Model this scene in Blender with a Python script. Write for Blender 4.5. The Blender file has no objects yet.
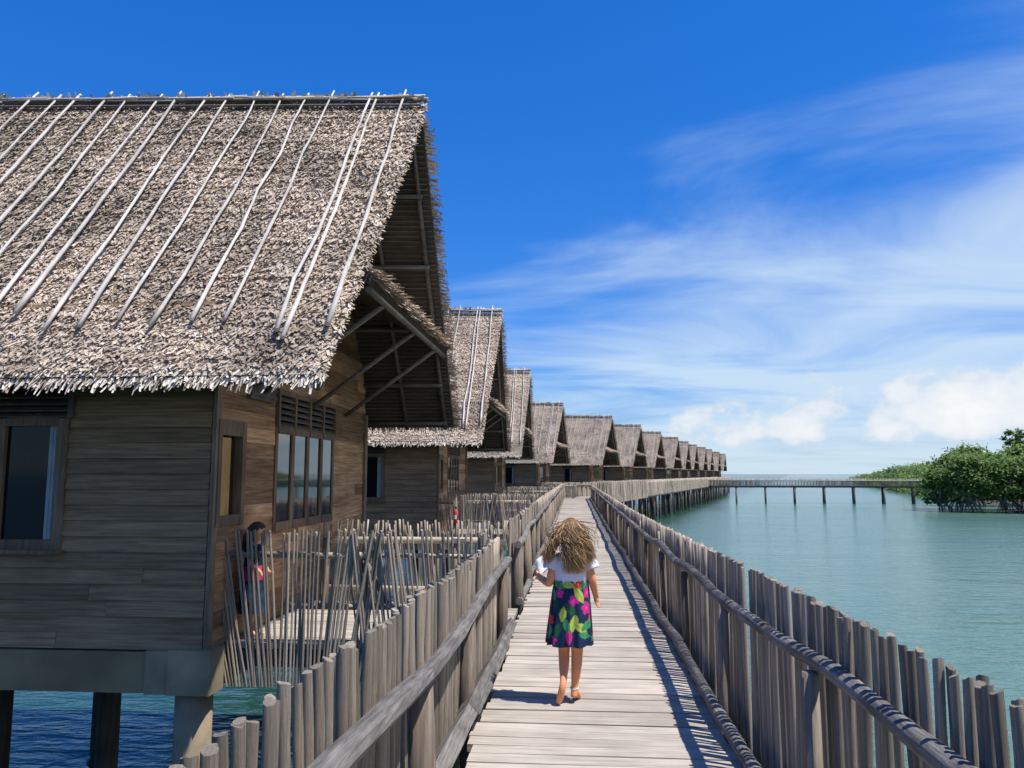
import bpy, bmesh, math, random
from mathutils import Vector, Matrix, noise as mnoise

R = math.radians
scene = bpy.context.scene
COL = scene.collection
rnd = random.Random(11)
WATER_Z = -2.35


# ------------------------------------------------------------------ helpers
class MB:
    """collects shapes for one mesh"""
    def __init__(self):
        self.v, self.f, self.s, self.m = [], [], [], []

    def face(self, idx, smooth=False, mat=0):
        self.f.append(idx); self.s.append(smooth); self.m.append(mat)

    def quad(self, a, b, c, d, mat=0):
        n = len(self.v)
        self.v += [tuple(a), tuple(b), tuple(c), tuple(d)]
        self.face((n, n + 1, n + 2, n + 3), False, mat)

    def tri(self, a, b, c, mat=0):
        n = len(self.v)
        self.v += [tuple(a), tuple(b), tuple(c)]
        self.face((n, n + 1, n + 2), False, mat)

    def hexa(self, p, mat=0):
        """p: 8 points, bottom ring 0-3, top ring 4-7"""
        n = len(self.v)
        self.v += [tuple(q) for q in p]
        for q in ((3, 2, 1, 0), (4, 5, 6, 7), (0, 1, 5, 4), (1, 2, 6, 5), (2, 3, 7, 6), (3, 0, 4, 7)):
            self.face(tuple(n + i for i in q), False, mat)

    def box(self, x0, x1, y0, y1, z0, z1, mat=0):
        self.hexa([(x0, y0, z0), (x1, y0, z0), (x1, y1, z0), (x0, y1, z0),
                   (x0, y0, z1), (x1, y0, z1), (x1, y1, z1), (x0, y1, z1)], mat)

    def beam(self, p, q, w, h, mat=0, up=(0, 0, 1)):
        p, q = Vector(p), Vector(q)
        d = (q - p).normalized()
        u = Vector(up)
        if abs(d.dot(u)) > .95: u = Vector((1, 0, 0))
        s = d.cross(u).normalized() * (w / 2)
        t = s.cross(d).normalized() * (h / 2)
        self.hexa([p - s - t, p + s - t, q + s - t, q - s - t, p - s + t, p + s + t, q + s + t, q - s + t], mat)

    def tube(self, pts, rad, n=7, cap=True, mat=0, jit=0.0, rg=rnd, flat=1.0, sm=True):
        pts = [Vector(p) for p in pts]
        if not hasattr(rad, '__len__'): rad = [rad] * len(pts)
        d0 = (pts[1] - pts[0]).normalized()
        ref = Vector((0, 0, 1)) if abs(d0.z) < .9 else Vector((1, 0, 0))
        b = len(self.v)
        for i, p in enumerate(pts):
            a = pts[max(i - 1, 0)]; c = pts[min(i + 1, len(pts) - 1)]
            d = (c - a).normalized()
            s = d.cross(ref).normalized(); t = s.cross(d)
            for k in range(n):
                an = 2 * math.pi * k / n
                r = rad[i] * (1 + (rg.uniform(-jit, jit) if jit else 0))
                self.v.append(tuple(p + s * (math.cos(an) * r) + t * (math.sin(an) * r * flat)))
        for i in range(len(pts) - 1):
            for k in range(n):
                k2 = (k + 1) % n
                self.face((b + i * n + k, b + i * n + k2, b + (i + 1) * n + k2, b + (i + 1) * n + k), sm, mat)
        if cap:
            self.face(tuple(b + k for k in range(n))[::-1], False, mat)
            e = b + (len(pts) - 1) * n
            self.face(tuple(e + k for k in range(n)), False, mat)

    def mesh(self, name, mats):
        me = bpy.data.meshes.new(name)
        me.from_pydata(self.v, [], self.f)
        if not isinstance(mats, (list, tuple)): mats = [mats]
        for m in mats: me.materials.append(m)
        me.polygons.foreach_set('use_smooth', self.s)
        me.polygons.foreach_set('material_index', self.m)
        me.update()
        return me

    def build(self, name, mats, parent=None, loc=None):
        return put(name, self.mesh(name, mats), parent, loc)


def put(name, me, parent=None, loc=None, rot=None, scale=None):
    o = bpy.data.objects.new(name, me)
    COL.objects.link(o)
    if parent is not None: o.parent = parent
    if loc is not None: o.location = loc
    if rot is not None: o.rotation_euler = rot
    if scale is not None: o.scale = scale
    return o


def tag(o, label=None, cat=None, group=None, kind=None):
    if label: o['label'] = label
    if cat: o['category'] = cat
    if group: o['group'] = group
    if kind: o['kind'] = kind
    return o


def empty(name, loc=(0, 0, 0), rz=0):
    o = bpy.data.objects.new(name, None)
    COL.objects.link(o)
    o.empty_display_size = .2
    o.location = loc; o.rotation_euler = (0, 0, rz)
    return o


def kids(o): return [c for c in KIDS.get(o.name, [])]


KIDS = {}


def index_children():
    KIDS.clear()
    for o in bpy.data.objects:
        if o.parent: KIDS.setdefault(o.parent.name, []).append(o)


def copy_tree(o, parent=None, skip=()):
    c = o.copy(); COL.objects.link(c); c.parent = parent
    for ch in kids(o):
        if ch.name.split('.')[0] in skip: continue
        copy_tree(ch, c, skip)
    return c


def lerp(a, b, t): return a + (b - a) * t


def vlerp(a, b, t): return tuple(lerp(x, y, t) for x, y in zip(a, b))


# ------------------------------------------------------------------ materials
def new_mat(name):
    m = bpy.data.materials.new(name); m.use_nodes = True
    nt = m.node_tree
    return m, nt, nt.nodes['Principled BSDF']


def nd(nt, t, **kw):
    n = nt.nodes.new(t)
    for k, v in kw.items(): setattr(n, k, v)
    return n


def math_n(nt, op, a, b=None, clamp=False):
    n = nd(nt, 'ShaderNodeMath', operation=op); n.use_clamp = clamp
    for i, x in enumerate((a, b)):
        if x is None: continue
        if isinstance(x, (int, float)): n.inputs[i].default_value = x
        else: nt.links.new(x, n.inputs[i])
    return n.outputs[0]


def ramp(nt, fac, stops):
    r = nd(nt, 'ShaderNodeValToRGB')
    while len(r.color_ramp.elements) < len(stops): r.color_ramp.elements.new(.5)
    for e, (p, c) in zip(r.color_ramp.elements, stops):
        e.position = p; e.color = (*c, 1)
    nt.links.new(fac, r.inputs[0])
    return r.outputs[0]


def rand_value(nt):
    oi = nd(nt, 'ShaderNodeObjectInfo'); ge = nd(nt, 'ShaderNodeNewGeometry')
    s = math_n(nt, 'ADD', oi.outputs['Random'], ge.outputs['Random Per Island'])
    return math_n(nt, 'FRACT', s)


def wood(name, cols, scale=(40, 40, 3), var=.3, bump=.35, rough=.85, stain=.35, stain_scale=2.0, bdist=.004):
    m, nt, b = new_mat(name)
    L = nt.links.new
    tc = nd(nt, 'ShaderNodeTexCoord'); rv = rand_value(nt)
    off = nd(nt, 'ShaderNodeCombineXYZ')
    L(math_n(nt, 'MULTIPLY', rv, 37.0), off.inputs[0]); L(math_n(nt, 'MULTIPLY', rv, 91.0), off.inputs[1]); L(math_n(nt, 'MULTIPLY', rv, 13.0), off.inputs[2])
    ad = nd(nt, 'ShaderNodeVectorMath', operation='ADD')
    L(tc.outputs['Object'], ad.inputs[0]); L(off.outputs[0], ad.inputs[1])
    mp = nd(nt, 'ShaderNodeMapping'); mp.inputs['Scale'].default_value = scale
    L(ad.outputs[0], mp.inputs[0])
    n1 = nd(nt, 'ShaderNodeTexNoise'); n1.inputs['Scale'].default_value = 1; n1.inputs['Detail'].default_value = 7
    n1.inputs['Roughness'].default_value = .65; n1.inputs['Distortion'].default_value = .25
    L(mp.outputs[0], n1.inputs['Vector'])
    c = ramp(nt, n1.outputs[0], [(.28, cols[0]), (.5, cols[1]), (.72, cols[2])])
    n2 = nd(nt, 'ShaderNodeTexNoise'); n2.inputs['Scale'].default_value = stain_scale; n2.inputs['Detail'].default_value = 4
    L(ad.outputs[0], n2.inputs['Vector'])
    st = nd(nt, 'ShaderNodeMapRange'); st.inputs[1].default_value = .35; st.inputs[2].default_value = .65
    st.inputs[3].default_value = 1 - stain; st.inputs[4].default_value = 1.0
    L(n2.outputs[0], st.inputs[0])
    vr = nd(nt, 'ShaderNodeMapRange'); vr.inputs[3].default_value = 1 - var; vr.inputs[4].default_value = 1 + var * .6
    wn = nd(nt, 'ShaderNodeTexWhiteNoise', noise_dimensions='1D'); L(math_n(nt, 'MULTIPLY', rv, 71.3), wn.inputs['W'])
    L(wn.outputs['Value'], vr.inputs[0])
    k = math_n(nt, 'MULTIPLY', st.outputs[0], vr.outputs[0])
    mx = nd(nt, 'ShaderNodeVectorMath', operation='SCALE'); L(c, mx.inputs[0]); L(k, mx.inputs['Scale'])
    L(mx.outputs[0], b.inputs['Base Color'])
    b.inputs['Roughness'].default_value = rough
    b.inputs['Specular IOR Level'].default_value = .25
    bp = nd(nt, 'ShaderNodeBump'); bp.inputs['Strength'].default_value = bump; bp.inputs['Distance'].default_value = bdist
    L(n1.outputs[0], bp.inputs['Height']); L(bp.outputs[0], b.inputs['Normal'])
    return m


def plain(name, col, rough=.7, spec=.3, var=0.0, nscale=8.0):
    m, nt, b = new_mat(name)
    b.inputs['Roughness'].default_value = rough
    b.inputs['Specular IOR Level'].default_value = spec
    if var:
        tc = nd(nt, 'ShaderNodeTexCoord'); n = nd(nt, 'ShaderNodeTexNoise')
        n.inputs['Scale'].default_value = nscale; n.inputs['Detail'].default_value = 5
        nt.links.new(tc.outputs['Object'], n.inputs['Vector'])
        lo = tuple(x * (1 - var) for x in col); hi = tuple(min(1, x * (1 + var)) for x in col)
        nt.links.new(ramp(nt, n.outputs[0], [(.3, lo), (.7, hi)]), b.inputs['Base Color'])
    else:
        b.inputs['Base Color'].default_value = (*col, 1)
    return m


def island_mat(name, stops, rough=.9, spec=.15, patch=None, trans=0.0):
    """colour picked per leaf or blade; patch = (scale, low multiplier)"""
    m, nt, b = new_mat(name); L = nt.links.new
    rv = rand_value(nt)
    wn = nd(nt, 'ShaderNodeTexWhiteNoise', noise_dimensions='1D'); L(math_n(nt, 'MULTIPLY', rv, 97.7), wn.inputs['W'])
    c = ramp(nt, wn.outputs['Value'], stops)
    if patch:
        tc = nd(nt, 'ShaderNodeTexCoord'); n = nd(nt, 'ShaderNodeTexNoise')
        n.inputs['Scale'].default_value = patch[0]; n.inputs['Detail'].default_value = 6; n.inputs['Roughness'].default_value = .65
        oi = nd(nt, 'ShaderNodeObjectInfo'); of = nd(nt, 'ShaderNodeVectorMath', operation='ADD'); L(tc.outputs['Object'], of.inputs[0])
        cb = nd(nt, 'ShaderNodeCombineXYZ'); L(math_n(nt, 'MULTIPLY', oi.outputs['Random'], 61.0), cb.inputs[0]); L(cb.outputs[0], of.inputs[1])
        L(of.outputs[0], n.inputs['Vector'])
        mr = nd(nt, 'ShaderNodeMapRange'); mr.inputs[1].default_value = .36; mr.inputs[2].default_value = .6
        mr.inputs[3].default_value = patch[1]; mr.inputs[4].default_value = 1.08
        L(n.outputs[0], mr.inputs[0])
        sc = nd(nt, 'ShaderNodeVectorMath', operation='SCALE'); L(c, sc.inputs[0]); L(mr.outputs[0], sc.inputs['Scale'])
        c = sc.outputs[0]
    L(c, b.inputs['Base Color'])
    b.inputs['Roughness'].default_value = rough; b.inputs['Specular IOR Level'].default_value = spec
    if trans:
        tl = nd(nt, 'ShaderNodeBsdfTranslucent'); L(c, tl.inputs['Color'])
        mx = nd(nt, 'ShaderNodeMixShader'); mx.inputs[0].default_value = trans
        L(b.outputs[0], mx.inputs[1]); L(tl.outputs[0], mx.inputs[2])
        L(mx.outputs[0], nt.nodes['Material Output'].inputs['Surface'])
    return m


M = {}
M['deck'] = wood('deck planks', [(.27, .23, .18), (.455, .40, .335), (.55, .495, .425)], (2.2, 60, 30), .22, .6, stain=.2, stain_scale=3, bdist=.006)
M['stake'] = wood('fence stakes', [(.22, .170, .125), (.47, .39, .31), (.62, .535, .44)], (70, 70, 3.5), .36, .8, stain=.32, stain_scale=4, bdist=.008)
M['rail'] = wood('weathered rail', [(.085, .077, .07), (.215, .196, .18), (.34, .315, .29)], (70, 3.2, 70), .25, .9, stain=.35, stain_scale=5, bdist=.012)
M['post'] = wood('fence posts', [(.10, .075, .056), (.22, .175, .138), (.34, .285, .23)], (45, 45, 3), .3, .5)
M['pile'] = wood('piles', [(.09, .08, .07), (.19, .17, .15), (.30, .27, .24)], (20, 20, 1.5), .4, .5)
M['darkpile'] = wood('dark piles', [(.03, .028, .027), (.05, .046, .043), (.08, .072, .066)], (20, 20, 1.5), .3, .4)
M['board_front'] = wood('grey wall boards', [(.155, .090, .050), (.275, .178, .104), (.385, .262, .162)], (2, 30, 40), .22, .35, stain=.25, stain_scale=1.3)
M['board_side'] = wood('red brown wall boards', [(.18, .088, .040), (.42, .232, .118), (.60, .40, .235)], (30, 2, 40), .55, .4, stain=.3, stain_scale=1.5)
M['trim'] = wood('grey trim', [(.14, .095, .06), (.23, .165, .11), (.32, .24, .165)], (40, 40, 3), .1, .4)
M['frame'] = wood('brown frames', [(.11, .072, .045), (.19, .13, .085), (.27, .19, .13)], (40, 40, 3), .15, .3)
M['shutter'] = wood('ochre shutter', [(.36, .20, .07), (.50, .29, .11), (.60, .37, .16)], (40, 40, 3), .1, .25)
M['fascia'] = plain('grey fascia', (.20, .15, .095), .9, .2, .35, 1.6)
M['column'] = plain('grey column', (.27, .212, .145), .9, .2, .35, 2.5)
M['rafter'] = wood('rafters', [(.10, .082, .068), (.18, .15, .128), (.26, .22, .19)], (3, 30, 30), .25, .4)
M['bamboo'] = wood('pale bamboo', [(.36, .29, .19), (.52, .44, .32), (.62, .54, .42)], (3, 30, 30), .2, .25, .6)
M['pole'] = wood('bleached poles', [(.46, .41, .37), (.65, .595, .545), (.74, .69, .64)], (40, 8, 8), .12, .4, stain=.3, stain_scale=2.5)
M['thatch'] = island_mat('thatch', [(0, (.26, .19, .135)), (.12, (.42, .325, .245)), (.5, (.54, .432, .335)), (.85, (.61, .505, .405)), (1, (.70, .60, .50))], patch=(1.0, .55))
M['fringe'] = island_mat('thatch fringe', [(0, (.2, .16, .12)), (.4, (.48, .41, .34)), (1, (.78, .71, .62))])
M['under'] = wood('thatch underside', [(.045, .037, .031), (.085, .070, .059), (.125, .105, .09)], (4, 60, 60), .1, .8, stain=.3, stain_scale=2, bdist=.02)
M['slat'] = plain('dark slats', (.10, .085, .075), .8, .2, .3, 6)
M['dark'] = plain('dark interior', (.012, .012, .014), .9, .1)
M['curtain'] = plain('pale blue curtain', (.27, .31, .33), .8, .2, .15, 5)
g, nt, b = new_mat('window glass'); M['glass'] = g
b.inputs['Base Color'].default_value = (.012, .016, .02, 1); b.inputs['Roughness'].default_value = .04
b.inputs['Specular IOR Level'].default_value = .5; b.inputs['IOR'].default_value = 2.1
g2, nt, b = new_mat('dark window glass'); M['darkglass'] = g2
b.inputs['Base Color'].default_value = (.006, .007, .009, 1); b.inputs['Roughness'].default_value = .06; b.inputs['Specular IOR Level'].default_value = .3
M['red'] = plain('red metal', (.62, .03, .025), .4, .5)
M['white'] = plain('white label', (.8, .8, .8), .6, .3)
M['black'] = plain('black rubber', (.03, .03, .03), .6, .3)


# ------------------------------------------------------------------ camera
cam = bpy.data.objects.new('camera', bpy.data.cameras.new('camera')); COL.objects.link(cam)
F, YAW, PITCH = 770.0, R(4.68), R(6.67)
cam.data.sensor_width = 36; cam.data.lens = F * 36 / 1024
cam.location = (0, 0, 1.45)
cam.rotation_euler = (R(90) + PITCH, 0, YAW)
cam.data.clip_start = .05; cam.data.clip_end = 60000
scene.camera = cam

# ------------------------------------------------------------------ sun and sky
S = Vector((.41, -.16, 1.0)).normalized()
sun = bpy.data.objects.new('sun', bpy.data.lights.new('sun', 'SUN')); COL.objects.link(sun)
sun.data.energy = 4.0; sun.data.angle = R(.5); sun.data.color = (1, .955, .88)
sun.rotation_euler = S.to_track_quat('Z', 'Y').to_euler(); sun.location = (10, -10, 30)

w = bpy.data.worlds.new('World'); scene.world = w; w.use_nodes = True
nt = w.node_tree; L = nt.links.new
bg = nt.nodes['Background']; bg.inputs['Strength'].default_value = .1
sky = nd(nt, 'ShaderNodeTexSky', sky_type='NISHITA'); sky.sun_disc = False
sky.sun_elevation = math.asin(S.z); sky.sun_rotation = math.atan2(S.x, S.y)
sky.air_density = 1.0; sky.dust_density = .3; sky.ozone_density = 2.2
tc = nd(nt, 'ShaderNodeTexCoord')
nrm = nd(nt, 'ShaderNodeVectorMath', operation='NORMALIZE'); L(tc.outputs['Generated'], nrm.inputs[0])
sp = nd(nt, 'ShaderNodeSeparateXYZ'); L(nrm.outputs[0], sp.inputs[0])
X_, Y_, Z_ = sp.outputs
hs = nd(nt, 'ShaderNodeHueSaturation'); hs.inputs['Saturation'].default_value = 1.17; hs.inputs['Value'].default_value = 1.22
sc_ = nd(nt, 'ShaderNodeSeparateColor'); L(sky.outputs[0], sc_.inputs[0])
tot = math_n(nt, 'ADD', math_n(nt, 'ADD', sc_.outputs[0], sc_.outputs[1]), sc_.outputs[2])
dim = math_n(nt, 'DIVIDE', 1.0, math_n(nt, 'ADD', math_n(nt, 'MULTIPLY', tot, .045), 1.0))
tint = nd(nt, 'ShaderNodeVectorMath', operation='MULTIPLY'); L(sky.outputs[0], tint.inputs[0]); tint.inputs[1].default_value = (.66, .86, 1.30)
dsc = nd(nt, 'ShaderNodeVectorMath', operation='SCALE'); L(tint.outputs[0], dsc.inputs[0]); L(dim, dsc.inputs['Scale'])
L(dsc.outputs[0], hs.inputs['Color'])
# high thin cloud, laid out on a flat layer overhead
den = math_n(nt, 'ADD', math_n(nt, 'MAXIMUM', Z_, 0.0), .10)
cx = math_n(nt, 'DIVIDE', X_, den); cy = math_n(nt, 'DIVIDE', Y_, den)
cv = nd(nt, 'ShaderNodeCombineXYZ'); L(cx, cv.inputs[0]); L(cy, cv.inputs[1])
mp = nd(nt, 'ShaderNodeMapping'); mp.inputs['Scale'].default_value = (.5, .95, 1); mp.inputs['Rotation'].default_value = (0, 0, R(-12)); mp.inputs['Location'].default_value = (3.1, 1.7, 0)
L(cv.outputs[0], mp.inputs[0])
n1 = nd(nt, 'ShaderNodeTexNoise'); n1.inputs['Scale'].default_value = 1.0; n1.inputs['Detail'].default_value = 9; n1.inputs['Roughness'].default_value = .55; n1.inputs['Distortion'].default_value = .7
L(mp.outputs[0], n1.inputs['Vector'])
bias = math_n(nt, 'ADD', math_n(nt, 'SUBTRACT', math_n(nt, 'MULTIPLY', X_, .75), math_n(nt, 'MULTIPLY', Z_, 1.25)), .345)
bias = math_n(nt, 'DIVIDE', bias, .42)
bias = math_n(nt, 'MINIMUM', math_n(nt, 'MAXIMUM', bias, -.4), .85)
cir = math_n(nt, 'ADD', math_n(nt, 'MULTIPLY', math_n(nt, 'SUBTRACT', n1.outputs[0], .5), 2.6), bias)
mr = nd(nt, 'ShaderNodeMapRange', interpolation_type='SMOOTHSTEP'); mr.inputs[1].default_value = .0; mr.inputs[2].default_value = 1.05; mr.inputs[4].default_value = .8
L(cir, mr.inputs[0])
m1 = nd(nt, 'ShaderNodeMix', data_type='RGBA'); L(mr.outputs[0], m1.inputs[0]); L(hs.outputs[0], m1.inputs[6]); m1.inputs[7].default_value = (4.4, 5.4, 6.2, 1)
# heaped clouds low over the sea on the right
mp2 = nd(nt, 'ShaderNodeMapping'); mp2.inputs['Scale'].default_value = (15, 15, 24); mp2.inputs['Location'].default_value = (1.3, .4, .2); L(nrm.outputs[0], mp2.inputs[0])
n2 = nd(nt, 'ShaderNodeTexNoise'); n2.inputs['Scale'].default_value = 1.0; n2.inputs['Detail'].default_value = 8; n2.inputs['Roughness'].default_value = .55
L(mp2.outputs[0], n2.inputs['Vector'])
top = math_n(nt, 'ADD', math_n(nt, 'MULTIPLY', math_n(nt, 'MAXIMUM', math_n(nt, 'SUBTRACT', X_, .33), 0), .46), .084)
up_ = math_n(nt, 'MULTIPLY', math_n(nt, 'SUBTRACT', top, Z_), 9.0)
dn_ = math_n(nt, 'MULTIPLY', math_n(nt, 'SUBTRACT', Z_, .037), 30.0)
rt_ = math_n(nt, 'MULTIPLY', math_n(nt, 'SUBTRACT', X_, .14), 5.0)
band = math_n(nt, 'MINIMUM', math_n(nt, 'MINIMUM', up_, dn_), math_n(nt, 'MINIMUM', rt_, .5))
band = math_n(nt, 'MAXIMUM', band, -1.0)
cum = math_n(nt, 'ADD', math_n(nt, 'MULTIPLY', math_n(nt, 'SUBTRACT', n2.outputs[0], .45), 2.0), band)
mr2 = nd(nt, 'ShaderNodeMapRange', interpolation_type='SMOOTHSTEP'); mr2.inputs[1].default_value = .02; mr2.inputs[2].default_value = .32; mr2.inputs[4].default_value = .88
L(cum, mr2.inputs[0])
ccol = ramp(nt, cum, [(.12, (.66, .76, .88)), (.42, (.84, .88, .93)), (.85, (1.0, .99, .97))])
csc = nd(nt, 'ShaderNodeVectorMath', operation='SCALE'); csc.inputs['Scale'].default_value = 6.5; L(ccol, csc.inputs[0])
m2 = nd(nt, 'ShaderNodeMix', data_type='RGBA'); L(mr2.outputs[0], m2.inputs[0]); L(m1.outputs[2], m2.inputs[6]); L(csc.outputs[0], m2.inputs[7])
L(m2.outputs[2], bg.inputs['Color'])

# ------------------------------------------------------------------ water
m, nt, b = new_mat('sea water'); L = nt.links.new
tc = nd(nt, 'ShaderNodeTexCoord')
def wave(scale, rot, detail=3):
    mp = nd(nt, 'ShaderNodeMapping'); mp.inputs['Scale'].default_value = scale; mp.inputs['Rotation'].default_value = (0, 0, rot)
    L(tc.outputs['Object'], mp.inputs[0])
    n = nd(nt, 'ShaderNodeTexNoise'); n.inputs['Scale'].default_value = 1; n.inputs['Detail'].default_value = detail; n.inputs['Distortion'].default_value = .4
    L(mp.outputs[0], n.inputs['Vector']); return n.outputs[0]
h = math_n(nt, 'ADD', math_n(nt, 'MULTIPLY', wave((.9, 2.4, 1), .25), 1.0), math_n(nt, 'MULTIPLY', wave((3.5, 7.5, 1), -.2), .32))
h = math_n(nt, 'ADD', h, math_n(nt, 'MULTIPLY', wave((.15, .4, 1), .1, 2), 1.6))
bp = nd(nt, 'ShaderNodeBump'); bp.inputs['Strength'].default_value = .38; bp.inputs['Distance'].default_value = .2
L(h, bp.inputs['Height']); L(bp.outputs[0], b.inputs['Normal'])
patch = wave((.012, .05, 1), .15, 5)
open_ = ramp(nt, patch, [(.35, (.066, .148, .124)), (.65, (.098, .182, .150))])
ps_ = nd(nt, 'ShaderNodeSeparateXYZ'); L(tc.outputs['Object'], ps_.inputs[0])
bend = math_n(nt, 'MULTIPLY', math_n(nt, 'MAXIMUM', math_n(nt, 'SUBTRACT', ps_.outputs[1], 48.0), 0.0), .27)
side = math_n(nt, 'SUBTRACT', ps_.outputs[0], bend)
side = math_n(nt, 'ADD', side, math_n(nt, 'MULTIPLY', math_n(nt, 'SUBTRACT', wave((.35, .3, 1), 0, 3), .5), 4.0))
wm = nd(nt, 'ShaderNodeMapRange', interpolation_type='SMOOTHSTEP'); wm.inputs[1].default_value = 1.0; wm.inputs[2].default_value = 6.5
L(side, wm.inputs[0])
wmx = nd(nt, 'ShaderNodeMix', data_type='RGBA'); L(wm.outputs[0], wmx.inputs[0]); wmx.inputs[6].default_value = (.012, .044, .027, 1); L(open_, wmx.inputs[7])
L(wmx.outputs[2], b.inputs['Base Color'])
b.inputs['Roughness'].default_value = .17; b.inputs['IOR'].default_value = 1.33; b.inputs['Specular IOR Level'].default_value = .5
M['water'] = m
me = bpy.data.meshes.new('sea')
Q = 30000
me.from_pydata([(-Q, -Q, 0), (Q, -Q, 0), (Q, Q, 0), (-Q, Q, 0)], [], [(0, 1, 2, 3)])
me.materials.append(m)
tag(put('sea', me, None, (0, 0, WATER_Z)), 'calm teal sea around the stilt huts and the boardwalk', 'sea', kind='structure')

# ------------------------------------------------------------------ boardwalk
def poly_eval(P):
    """arc-length sampler of a plan polyline"""
    L_ = [0]
    for a, c in zip(P, P[1:]): L_.append(L_[-1] + math.dist(a, c))
    def f(s):
        s = max(0, min(L_[-1], s))
        for i in range(len(P) - 1):
            if s <= L_[i + 1] or i == len(P) - 2:
                t = (s - L_[i]) / max(1e-9, L_[i + 1] - L_[i])
                return vlerp(P[i], P[i + 1], t)
    return f, L_[-1]


LEFT = [(-.575, .6), (-.60, 20), (-.70, 46.0), (-.45, 49.6), (1.05, 52.4), (5.9, 70.6), (11.0, 90), (16.2, 109.3), (26.5, 147)]
RIGHT = [(.83, .6), (.86, 20), (.90, 46.0), (2.1, 48.2), (3.0, 51.8), (7.85, 70), (12.95, 89.3), (18.1, 108.6), (28.3, 146.4)]
bw = empty('boardwalk', (0, 0, 0)); tag(bw, 'long weathered plank boardwalk on piles running past the huts', 'boardwalk', kind='structure')
deck = MB()
for i in range(len(LEFT) - 1):
    l0, l1, r0, r1 = LEFT[i], LEFT[i + 1], RIGHT[i], RIGHT[i + 1]
    n = max(2, int(math.dist(l0, l1) / (.128 if i < 2 else .16 if i < 5 else .4)))
    for k in range(n):
        g = .022 if i < 3 else .015
        t0, t1 = (k + g + rnd.uniform(0, .02)) / n, (k + 1 - g - rnd.uniform(0, .02)) / n
        a, c_, d, e = vlerp(l0, l1, t0), vlerp(r0, r1, t0), vlerp(r0, r1, t1), vlerp(l0, l1, t1)
        j1, j2 = rnd.uniform(-.03, .025), rnd.uniform(-.03, .03)
        z1, z2 = rnd.uniform(-.006, .004), rnd.uniform(-.006, .004)
        th = .04
        tw = rnd.uniform(-.004, .004)
        deck.hexa([(a[0] + j1, a[1], z1 - th), (c_[0] + j2, c_[1] + tw, z2 - th), (d[0] + j2, d[1] + tw, z2 - th), (e[0] + j1, e[1], z1 - th),
                   (a[0] + j1, a[1], z1), (c_[0] + j2, c_[1] + tw, z2), (d[0] + j2, d[1] + tw, z2), (e[0] + j1, e[1], z1 + rnd.uniform(-.002, .002))])
deck.build('plank_deck', M['deck'], bw)
for off in (.06, .5, .94):
    mb = MB()
    pts = [vlerp(l, r, off) for l, r in zip(LEFT, RIGHT)]
    for a, c_ in zip(pts, pts[1:]):
        mb.beam((a[0], a[1], -.14), (c_[0], c_[1], -.14), .09, .18)
    mb.build('joist', M['pile'], bw)
fr, lr = poly_eval(RIGHT); fl, ll = poly_eval(LEFT)
for side, f, ln, step, start in (('R', fr, lr, 3.0, 2.0), ('L', fl, ll, 4.4, 3.0)):
    s = start
    while s < ln:
        p = f(s); q = fl(s * ll / lr) if side == 'R' else fr(s * lr / ll)
        u = Vector((q[0] - p[0], q[1] - p[1], 0)).normalized() * .12
        mb = MB(); rr = rnd.uniform(.075, .11)
        mb.tube([(rnd.uniform(-.04, .04), rnd.uniform(-.04, .04), WATER_Z - 1), (0, 0, -1.2), (rnd.uniform(-.03, .03), 0, -.06)], [rr * 1.1, rr, rr * .95], 8)
        mb.build('piling', M['pile'], bw, (p[0] + u.x, p[1] + u.y, 0))
        s += step + rnd.uniform(-.3, .3)
s = 2.0
while s < lr:                                     # cross beams sitting on the piles
    p, q = fr(s), fl(s * ll / lr)
    mb = MB(); mb.beam((p[0], p[1], -.31), (q[0], q[1], -.31), .1, .15); mb.build('cross_beam', M['pile'], bw)
    s += 6.0

# ------------------------------------------------------------------ fences
STAKES = []
for i in range(12):
    mb = MB(); rg = random.Random(50 + i)
    bx, by = rg.uniform(-.5, .5), rg.uniform(-.5, .5)
    kx, tilt, ta = rg.uniform(-.4, .4), rg.uniform(.001, .007), rg.uniform(0, 6.28)
    prof = [rg.uniform(.94, 1.06) for k in range(9)]
    NS_ = 9
    for k in range(NS_):                          # level rings: the mesh is stretched to each stake's height and girth
        t = k / (NS_ - 1)
        ox = math.sin(t * 3.1) * bx * 1.3 + kx * math.sin(t * 7 + i) * .8; oy = math.sin(t * 3.1) * by * 1.3
        r_ = 1.10 - .18 * t + rg.uniform(-.08, .08)
        for q in range(9):
            a = 2 * math.pi * q / 9
            dz = tilt * math.cos(a + ta) + rg.uniform(-.002, .002) if k == NS_ - 1 else 0
            mb.v.append((ox + math.cos(a) * r_ * prof[q], oy + math.sin(a) * r_ * prof[q], t + dz))
    for k in range(NS_ - 1):
        for q in range(9): mb.face((k * 9 + q, k * 9 + (q + 1) % 9, (k + 1) * 9 + (q + 1) % 9, (k + 1) * 9 + q), True)
    mb.face(tuple(range(9))[::-1]); mb.face(tuple((NS_ - 1) * 9 + q for q in range(9)))
    STAKES.append(mb)
STAKE_ME = [mb.mesh('stake', M['stake']) for mb in STAKES]


def stake_xf(p, h, r, lean_along, lean_across, yaw, spin):
    """4x4 of one stake: base point, height, radius, leans and the run's heading"""
    return (Matrix.Translation(p) @ Matrix.Rotation(yaw, 4, 'Z') @ Matrix.Rotation(lean_along, 4, 'Y') @ Matrix.Rotation(lean_across, 4, 'X')
            @ Matrix.Rotation(spin, 4, 'Z') @ Matrix.Diagonal((r, r, h, 1)))


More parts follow.
